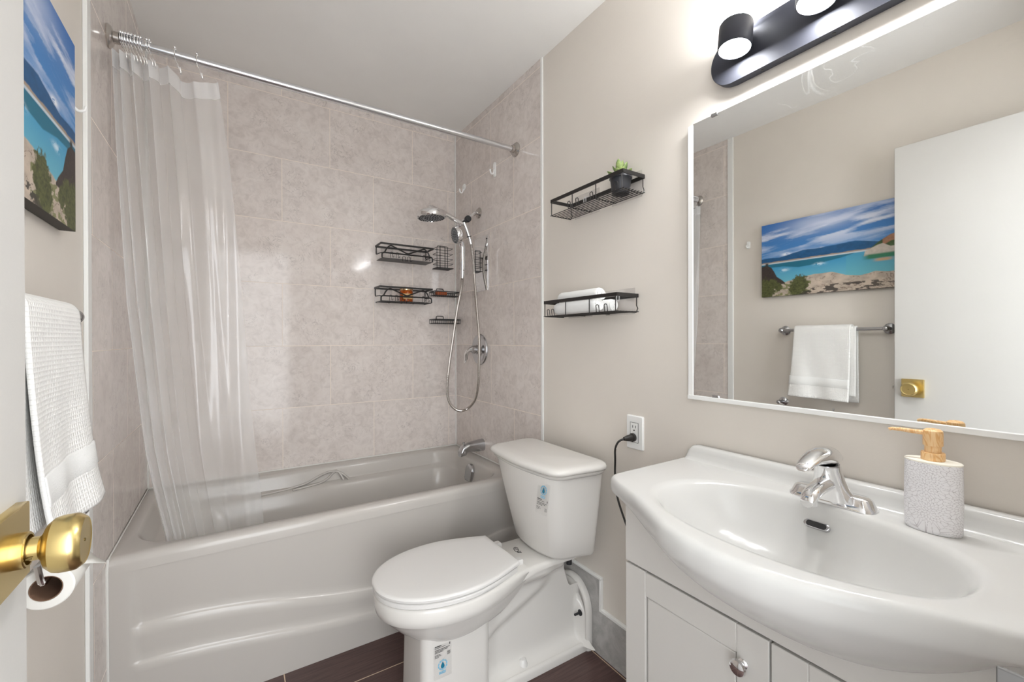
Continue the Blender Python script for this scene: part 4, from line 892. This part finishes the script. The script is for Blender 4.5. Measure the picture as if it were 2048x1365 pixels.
# ------------------------------------------------------------------ mirror and lamp bar
t = thing('wall_mirror', 'large frameless wall mirror held by white channel strips', 'mirror', (1.506, -2.04, 1.03))
YM0, YM1, ZM0, ZM1 = -1.682, -2.430, 1.036, 1.852
boxes('glass', [(1.4905, 1.4955, YM1, YM0, ZM0, ZM1)], M['mirror'], t, smooth=0)
boxes('backing', [(1.4955, 1.504, YM1+0.01, YM0-0.004, ZM0+0.004, ZM1-0.004)], M['slot'], t, smooth=0)
boxes('side_channel', [(1.4880, 1.504, YM0, YM0+0.016, 1.024, ZM1-0.002)], M['white_plastic'], t, 0.001)
boxes('bottom_channel', [(1.4850, 1.504, YM1, YM0+0.016, 1.024, ZM0)], M['white_plastic'], t, 0.001)
for y, z in ((-1.752, ZM1), (-1.755, ZM0-0.003)):
    bm = NB(); box(bm, 1.4865, 1.5035, y-0.010, y+0.010, z-0.006 if z > 1.5 else z+0.002, z+0.003 if z > 1.5 else z+0.010); finish('clip', bm, M['chrome_soft'], t, bevel=0.0015)
LZ0, LZ1, LY0, LY1 = 1.905, 2.035, -1.752, -2.368
t = thing('vanity_light', 'dark grey bar light with round glowing heads above the mirror', 'wall light', (1.506, (LY0+LY1)/2, 1.97))
bm = NB(); zc, hz = (LZ0+LZ1)/2, (LZ1-LZ0)/2
def stadium(s, x): return [Vector((x, p.x, p.y)) for p in rrect((LY0+LY1)/2, zc, (LY0-LY1)/2-hz*(1-s), hz*s, hz*s-0.0005, 0, 16)]
loft(bm, [stadium(0.92, 1.505), stadium(0.92, 1.494), stadium(1.0, 1.494), stadium(1.0, 1.474), stadium(0.985, 1.472)]); finish('back_plate', bm, M['lamp_body'], t, smooth=30)
bm = NB()
for y in (-1.89, -2.05, -2.21): lathe(bm, [(0.004, 0), (0.004, 0.002)], (1.484, y, LZ0+0.0005), (0, 0, -1), 12)
finish('plate_screws', bm, M['slot'], t)
for hy in (-1.852, -2.040, -2.228):
    c = Vector((1.424, hy, 1.990)); ax = Vector((-0.12, 0, -1)).normalized()
    bm = NB(); lathe(bm, [(0.033, -0.034), (0.0395, -0.033), (0.0405, -0.030), (0.0405, 0.030), (0.0395, 0.033), (0.0375, 0.033), (0.0370, 0.029)], c, ax, 44, True, False)
    hd_ = finish('lamp_head', bm, M['lamp_body'], t)
    bm = NB(); lathe(bm, [(0.0372, 0.0285), (0.0372, 0.0312), (0.030, 0.0322)], c, ax, 40); finish('diffuser', bm, M['glow'], hd_)
    bm = NB(); lathe(bm, [(0.0385, 0.0345), (0.0385, 0.0375), (0.030, 0.0385)], c, -ax, 40); finish('top_diffuser', bm, M['glow_top'], hd_)
    bm = NB(); cyl(bm, c+Vector((0.032, 0, 0)), (1.473, hy, 1.985), 0.012, 16); finish('bracket', bm, M['lamp_body'], hd_)

# ------------------------------------------------------------------ left wall: picture, towel bar, towel, paper, hook, door
t = thing('canvas_picture', 'canvas print of a turquoise lake on the left wall', 'picture', (0.0, -1.545, 1.45))
PY0, PY1, PZ0, PZ1, PX = -1.122, -1.965, 1.452, 1.874, 0.022
NW, NH = 420, 210
def vnoise(shape, fx, fy, seed, octv=4):
    r = np.random.default_rng(seed); out = np.zeros(shape); amp = 1.0; tot = 0
    for o in range(octv):
        gx, gy = int(fx*2**o)+2, int(fy*2**o)+2; g_ = r.random((gy, gx))
        yy = np.linspace(0, gy-1.001, shape[0]); xx = np.linspace(0, gx-1.001, shape[1]); iy, ix = yy.astype(int), xx.astype(int)
        fy_, fx_ = (yy-iy), (xx-ix); fy_ = (fy_*fy_*(3-2*fy_))[:, None]; fx_ = (fx_*fx_*(3-2*fx_))[None, :]
        a = g_[iy][:, ix]*(1-fx_)+g_[iy][:, ix+1]*fx_; b = g_[iy+1][:, ix]*(1-fx_)+g_[iy+1][:, ix+1]*fx_
        out += amp*(a*(1-fy_)+b*fy_); tot += amp; amp *= 0.55
    return out/tot
sh_ = (NH+1, NW+1); U = np.linspace(0, 1, NW+1)[None, :].repeat(NH+1, 0)*(PY0-PY1); V = np.linspace(0, 1, NH+1)[:, None].repeat(NW+1, 1)   # U in metres from the tub side, V down
col = lambda *c: np.array(srgb(*c)[:3])
def lay(img, mask, c): m3 = np.clip(mask, 0, 1)[..., None]; return img*(1-m3) + c*m3
def soft(a, w=0.006): return np.clip(a/w+0.5, 0, 1)
img = np.ones(sh_+(3,))*col(40, 104, 176); img = lay(img, np.clip(V/0.5, 0, 1)*0.55, col(92, 158, 212))
stre = vnoise(sh_, 5, 22, 3, 5); ys_ = np.clip((V - 0.16*U/0.6 + 0.15*stre), 0, 1)
wav = vnoise(sh_, 3, 9, 5, 5); sk = np.zeros(sh_)
for k in range(sh_[0]):
    pass
shear = (V + 0.22*U)                                     # streaks rise to the right
ii = np.clip((shear/1.2*NH).astype(int), 0, NH); jj = np.clip((U/0.9*NW).astype(int), 0, NW)
st = vnoise(sh_, 4, 18, 11, 5)[ii, jj]
band = np.exp(-((V-0.20-0.02*np.sin(U*8))/0.17)**2)
img = lay(img, np.clip((st-0.42)*4.2, 0, 1)*(0.25+0.75*band)*(V < 0.5), col(216, 222, 236))
img = lay(img, np.exp(-((V-0.10)/0.11)**2)*np.exp(-((U-0.30)/0.16)**2)*0.75, col(206, 214, 234))
for cu, cv, s in ((0.135, 0.445, 1.0), (0.31, 0.435, 0.6)):
    img = lay(img, np.exp(-((U-cu)/0.022/s)**2-((V-cv)/0.018/s)**2)*1.2*(vnoise(sh_, 60, 40, 8, 3) > 0.35), col(240, 242, 248))
mt = np.interp(U[0], [0, 0.05, 0.10, 0.15, 0.22, 0.28, 0.34, 0.40, 0.46, 0.50, 0.55, 0.9], [0.47, 0.468, 0.475, 0.455, 0.425, 0.43, 0.425, 0.42, 0.41, 0.43, 0.46, 0.46])[None, :]
mt = mt + 0.006*(vnoise(sh_, 40, 1, 9, 3)[:1]-0.5); shore = 0.555
img = lay(img, soft(V-mt), lambda: 0) if False else lay(img, soft(V-mt), (col(24, 82, 128)[None, None]*(0.8+0.5*vnoise(sh_, 40, 30, 4, 4)[..., None])))
img = lay(img, soft(V-0.525-0.012*(vnoise(sh_, 30, 1, 21, 3)[:1]-0.5)), col(172, 150, 132)*0.9)
img = lay(img, soft(V-0.540), col(196, 206, 214))
lv_ = np.clip((V-0.55)/0.26, 0, 1)[..., None]; lake = col(44, 138, 188)[None, None]*(1-lv_) + col(104, 178, 198)[None, None]*lv_
lake = np.where((U > 0.42)[..., None], lake*0.7+col(96, 172, 176)*0.3, lake)
img = lay(img, soft(V-shore), lake)
refl = np.interp(U[0], [0, 0.06, 0.12, 0.20, 0.30, 0.40, 0.46], [0.60, 0.60, 0.605, 0.64, 0.625, 0.59, 0.556])[None, :]
img = lay(img, soft(V-shore)*soft(refl-V)*(U < 0.46), col(18, 108, 134))
for cu, cv in ((0.125, 0.655), (0.30, 0.632)): img = lay(img, np.exp(-((U-cu)/0.022)**2-((V-cv)/0.018)**2)*0.85*(vnoise(sh_, 70, 50, 18, 3) > 0.42), col(214, 232, 242))
# hill and pale rocks at the far right shore
hill = np.interp(U[0], [0, 0.48, 0.52, 0.56, 0.60, 0.64, 0.70, 0.9], [1, 1, 0.53, 0.455, 0.40, 0.385, 0.36, 0.30])[None, :]
nz = vnoise(sh_, 90, 60, 31, 4)[..., None]
img = lay(img, soft(V-hill)*soft(0.58-V)*(U > 0.49), col(62, 86, 42)*(0.55+0.9*nz))
img = lay(img, soft(V-hill)*soft(hill+0.075-V)*(U > 0.57), col(166, 120, 90)*(0.7+0.5*nz))
rk = np.interp(U[0], [0, 0.46, 0.50, 0.55, 0.57, 0.60, 0.64, 0.9], [1, 1, 0.555, 0.50, 0.49, 0.535, 0.53, 0.5])[None, :]
img = lay(img, soft(V-rk)*soft(0.615-V)*(U > 0.47), col(200, 190, 178)*(0.78+0.4*nz))
img = lay(img, soft(V-0.60, 0.02)*soft(0.655-V, 0.02)*soft(U-0.50, 0.03), col(46, 120, 88))
img = lay(img, np.exp(-((U-0.572)/0.034)**4-((V-0.672)/0.018)**4), col(196, 158, 122))
# foreground rocks, cracks, brush
fg = np.interp(U[0], [0, 0.09, 0.13, 0.20, 0.27, 0.36, 0.42, 0.48, 0.54, 0.60, 0.9], [0.80, 0.80, 0.815, 0.785, 0.755, 0.75, 0.81, 0.83, 0.80, 0.82, 0.80])[None, :] + 0.010*(vnoise(sh_, 25, 1, 41, 4)[:1]-0.5)
big = vnoise(sh_, 26, 22, 51, 5)[..., None]; img = lay(img, soft(V-fg), col(196, 180, 164)*(0.55+0.70*big))
crk = np.abs(vnoise(sh_, 14, 16, 61, 4)-0.5); img = lay(img, (crk < 0.012)*soft(V-fg-0.01)*0.7, col(92, 70, 56))
gr = (vnoise(sh_, 30, 26, 71, 4) > 0.52)*(U < 0.26)*soft(V-0.83); img = lay(img, gr*0.8, col(104, 112, 54)*(0.6+0.8*nz))
img = lay(img, (vnoise(sh_, 24, 30, 73, 4) > 0.56)*soft(V-0.90)*(U > 0.18)*0.9, col(54, 48, 44)*(0.6+0.8*nz))
bank = np.interp(U[0], [0, 0.03, 0.055, 0.07, 0.085, 0.115, 0.13], [0.575, 0.565, 0.60, 0.66, 0.735, 0.79, 0.83])[None, :]
img = lay(img, soft(V-bank)*soft(0.84-V)*(U < 0.13), col(58, 48, 44)*(0.5+0.9*nz)); img = lay(img, np.exp(-((U-0.03)/0.009)**2-((V-0.553)/0.018)**2)*1.3, col(40, 40, 36))
for cu, cv, ru, rv in ((0.02, 0.90, 0.055, 0.15), (0.06, 0.83, 0.03, 0.07), (0.205, 0.86, 0.045, 0.11), (0.185, 0.92, 0.035, 0.10), (0.095, 0.88, 0.018, 0.06)):
    ang_ = np.arctan2(V-cv, U*2-cu*2); edge_ = 1+0.35*(vnoise(sh_, 80, 60, int(cu*1000)+5, 3)-0.5)*2
    img = lay(img, soft(edge_-np.hypot((U-cu)/ru, (V-cv)/rv), 0.15), col(82, 86, 46)*(0.25+1.35*vnoise(sh_, 130, 90, int(cu*999)+2, 3)[..., None]))
img = lay(img, np.exp(-((U-0.60)/0.018)**2)*(np.abs(vnoise(sh_, 70, 14, 81, 3)-0.5) < 0.03)*soft(V-0.82), col(80, 58, 48))
img = np.clip(img, 0.01, 0.95)
yy = PY0 + (PY1-PY0)*np.linspace(0, 1, NW+1); zz_ = PZ1 + (PZ0-PZ1)*np.linspace(0, 1, NH+1)
verts = [(PX, float(y), float(z)) for z in zz_ for y in yy]; w_ = NW+1
faces = [(j*w_+i, (j+1)*w_+i, (j+1)*w_+i+1, j*w_+i+1) for j in range(NH) for i in range(NW)]
me = bpy.data.meshes.new('printed_face'); me.from_pydata(verts, [], faces); me.update()
ca_ = me.color_attributes.new('Col', 'FLOAT_COLOR', 'POINT'); cc = np.ones((len(verts), 4), dtype=np.float32); cc[:, :3] = img.reshape(-1, 3); ca_.data.foreach_set('color', cc.ravel())
bmx = bmesh.new(); bmx.from_mesh(me); bmesh.ops.recalc_face_normals(bmx, faces=bmx.faces)
if bmx.faces[:][0].normal.x < 0: bmesh.ops.reverse_faces(bmx, faces=bmx.faces)
bmx.to_mesh(me); bmx.free(); link_mesh('printed_face', me, M['canvas'], t, smooth=0)
boxes('stretcher_frame', [(WL+0.001, PX-0.0004, PY1, PY0, PZ0, PZ1)], M['canvas_side'], t, 0.001)

TB0, TB1, TBZ, TBX = -1.243, -1.712, 1.254, 0.047
t = thing('towel_bar', 'chrome towel bar on round posts on the left wall', 'towel bar', (0.0, -1.47, TBZ))
bm = NB(); cyl(bm, (TBX, TB0+0.010, TBZ), (TBX, TB1-0.010, TBZ), 0.0085, 18); finish('bar', bm, M['chrome_soft'], t)
for y in (TB0, TB1):
    bm = NB(); lathe(bm, [(0.026, 0), (0.0265, 0.004), (0.020, 0.010), (0.011, 0.014), (0.0095, 0.026), (0.0105, 0.040), (0.0115, 0.044)], (WL, y, TBZ), (1, 0, 0), 28); finish('post', bm, M['chrome_soft'], t)
    bm = NB(); bmesh.ops.create_uvsphere(bm, u_segments=20, v_segments=14, radius=0.0145, matrix=Matrix.Translation((TBX, y, TBZ))); finish('end_ball', bm, M['chrome_soft'], t)
def draped(name, y0, y1, y0b, y1b, zf, zbk, off, dx, parent):
    """towel folded over the bar: front fall, over the bar, back fall; uv in metres"""
    prof = []; R = 0.0085+off; arc_n = 10
    nF = 40; top = TBZ
    for k in range(nF+1):
        q = k/nF; z = zf+(top-zf)*q; prof.append((TBX+R+dx*(0.22*(1-q)+0.78*(1-q)**3), z, 1-q))
    for k in range(1, arc_n): a = PI*k/arc_n; prof.append((TBX+R*math.cos(a), top+R*math.sin(a), 0.0))
    for k in range(21): q = k/20; prof.append((TBX-R-0.004*q, top-(top-zbk)*q, q*0.6))
    s_ = [0]
    for a, b in zip(prof, prof[1:]): s_.append(s_[-1]+math.hypot(a[0]-b[0], a[1]-b[1]))
    nY = 44; rows = []; uvs = []
    for i, (x, z, d) in enumerate(prof):
        row = []
        for j in range(nY+1):
            f = j/nY; ya = y0+(y0b-y0)*d; yb = y1+(y1b-y1)*d; y = ya+(yb-ya)*f
            wob = 0.006*d*math.sin(f*7+1.0)+0.003*math.sin(f*13+z*12)*d
            zz2 = z - 0.006*f*d if i <= nF else z
            row.append(Vector((max(x+wob, 0.012), y, zz2)))
        rows.append(row)
    bm = NB(); uvl = bm.loops.layers.uv.new('UVMap'); R_ = loft(bm, rows, False, False, closed=False); idx = {}
    for i, r in enumerate(R_):
        for j, v in enumerate(r): idx[v] = (rows[i][j].y, s_[i])
    for f in bm.faces:
        for l in f.loops: l[uvl].uv = idx[l.vert]
    o = finish(name, bm, M['towel'], parent, smooth=180)
    s = o.modifiers.new('thick', 'SOLIDIFY'); s.thickness = 0.006; s.offset = 0.0
    return o
t = thing('bath_towel', 'white waffle towel folded over the towel bar', 'towel', (TBX, -1.44, 0.87))
draped('front_fold', -1.320, -1.578, -1.301, -1.580, 0.896, 0.915, 0.0135, 0.030, t)
draped('inner_fold', -1.345, -1.598, -1.340, -1.602, 0.925, 0.885, 0.005, 0.012, t)
bm = NB(); rows = []
for z, o_ in ((1.006, 0.0028), (1.004, 0.0045), (0.962, 0.0045), (0.960, 0.0028)):
    d = (TBZ-z)/(TBZ-0.896)
    rows.append([Vector((TBX+0.022+0.030*(0.22*d+0.78*d**3)+o_+0.006*d*math.sin(j/30*7+1.0)+0.003*math.sin(j/30*13+z*12)*d, -1.302-0.276*j/30-0.001, z-0.004*j/30)) for j in range(31)])
loft(bm, rows, False, False, closed=False); o = finish('hem_band', bm, M['terry'], t, smooth=180); s = o.modifiers.new('thick', 'SOLIDIFY'); s.thickness = 0.002; s.offset = -1
# toilet paper
t = thing('paper_holder', 'chrome toilet paper holder low on the left wall', 'toilet paper holder', (0.0, -1.37, 0.845))
y = -1.232
bm = NB(); lathe(bm, [(0.024, 0), (0.0245, 0.004), (0.018, 0.010), (0.010, 0.013), (0.009, 0.045), (0.012, 0.050)], (WL, y, 0.848), (1, 0, 0), 24); finish('post', bm, M['chrome_soft'], t)
bm = NB(); bmesh.ops.create_uvsphere(bm, u_segments=16, v_segments=10, radius=0.012, matrix=Matrix.Translation((0.054, y, 0.848))); finish('end_ball', bm, M['chrome_soft'], t)
RCX, RCZ, RO, RI, RY0 = 0.064, 0.798, 0.0345, 0.0205, -1.480
bm = NB(); tube(bm, fillet([(0.056, -1.232, 0.846), (RCX-0.003, -1.275, 0.828), (RCX-0.002, -1.330, RCZ+0.013), (RCX, -1.497, RCZ+0.013), (RCX-0.004, -1.502, 0.846)], 0.012), 0.0045, 10); finish('arm', bm, M['chrome'], t)
t = thing('paper_roll', 'nearly used toilet paper roll with its end sheet folded to a point', 'toilet paper', (RCX, -1.43, RCZ-RO))
bm = NB(); lathe(bm, [(RI, 0), (RO-0.002, 0.0), (RO, 0.002), (RO, 0.104), (RO-0.002, 0.106), (RI, 0.106), (RI, 0)], (RCX, RY0, RCZ), (0, 1, 0), 48, False, False); finish('paper', bm, M['paper'], t)
bm = NB(); lathe(bm, [(RI-0.0003, 0.001), (RI-0.0003, 0.105), (RI-0.0016, 0.105), (RI-0.0016, 0.001), (RI-0.0003, 0.001)], (RCX, RY0, RCZ), (0, 1, 0), 40, False, False); finish('cardboard_core', bm, M['core'], t)
bm = NB(); loft(bm, [[Vector((RCX+0.012, -1.475, RCZ+RO-0.0015)), Vector((RCX+0.012, -1.380, RCZ+RO-0.0015))], [Vector((RCX+0.026, -1.462, RCZ+0.025)), Vector((RCX+0.027, -1.383, RCZ+0.024))], [Vector((0.106, -1.432, 0.808)), Vector((0.106, -1.390, 0.803))], [Vector((0.123, -1.404, 0.792)), Vector((0.123, -1.400, 0.791))]], False, False, closed=False)
o = finish('loose_sheet', bm, M['paper'], t, smooth=180); sm_ = o.modifiers.new('thick', 'SOLIDIFY'); sm_.thickness = 0.0008
# hook on the painted wall
t = thing('wall_hook', 'small white hook on the left wall beside the lake picture', 'hook', (WL, -1.030, 1.782))
bm = NB(); loft(bm, [[Vector((WL+d, p.x, p.y)) for p in rrect(-1.030, 1.782, 0.010*q, 0.022*q, 0.006*q, 0)] for d, q in ((0, 1), (0.004, 1), (0.006, 0.85))]); finish('back_plate', bm, M['white_plastic'], t)
bm = NB(); tube(bm, spline([(WL+0.005, -1.03, 1.772), (WL+0.014, -1.03, 1.764), (WL+0.024, -1.03, 1.768), (WL+0.027, -1.03, 1.778)], 6), 0.0035, 8); finish('hook_prong', bm, M['white_plastic'], t)
# door, open against the left wall
DX1, DX0, DE = 0.122, 0.087, -1.764
t = thing('door_1', 'white door standing open along the left wall', 'door', (0.105, -2.465, 0.0)); t['kind'] = 'structure'
boxes('leaf', [(DX0, DX1, -2.462, DE, 0.010, 2.072)], M['door'], t, 0.002)
KY, KZ = -1.829, 0.984
bm = NB(); loft(bm, [[Vector((DX1+d, p.x, p.y)) for p in rrect(KY, KZ+0.002, 0.038*s, 0.040*s, 0.0012, 0, 2)] for d, s in ((0, 1), (0.009, 1), (0.010, 0.985))]); rp = finish('rose_plate', bm, M['brass'], t)
bm = NB(); lathe(bm, [(0.0185, 0.009), (0.0185, 0.019), (0.0175, 0.020), (0.0155, 0.020), (0.0150, 0.012)], (DX1, KY, KZ), (1, 0, 0), 36, False, False); finish('collar', bm, M['brass'], rp)
bm = NB(); lathe(bm, [(0.0120, 0.008), (0.0120, 0.0285), (0.0150, 0.0308), (0.0230, 0.0340), (0.0280, 0.0392), (0.0295, 0.0445), (0.0298, 0.0545), (0.0293, 0.0575), (0.0252, 0.0630), (0.0240, 0.0637), (0.0230, 0.0631), (0.002, 0.0627)], (DX1, KY, KZ), (1, 0, 0), 48); kn = finish('knob', bm, M['brass'], t, smooth=28)
bm = NB(); lathe(bm, [(0.0016, 0), (0.0016, 0.001)], (DX1+0.0623, KY, KZ), (1, 0, 0), 10); box(bm, DX1+0.0205, DX1+0.0250, KY-0.0125, KY-0.0115, KZ-0.007, KZ-0.0055); finish('pin_hole', bm, M['brass_dark'], kn)
bm = NB(); box(bm, 0.098, 0.111, DE-0.001, DE+0.010, KZ-0.006, KZ+0.006); finish('latch_bolt', bm, M['nickel'], t, bevel=0.001)
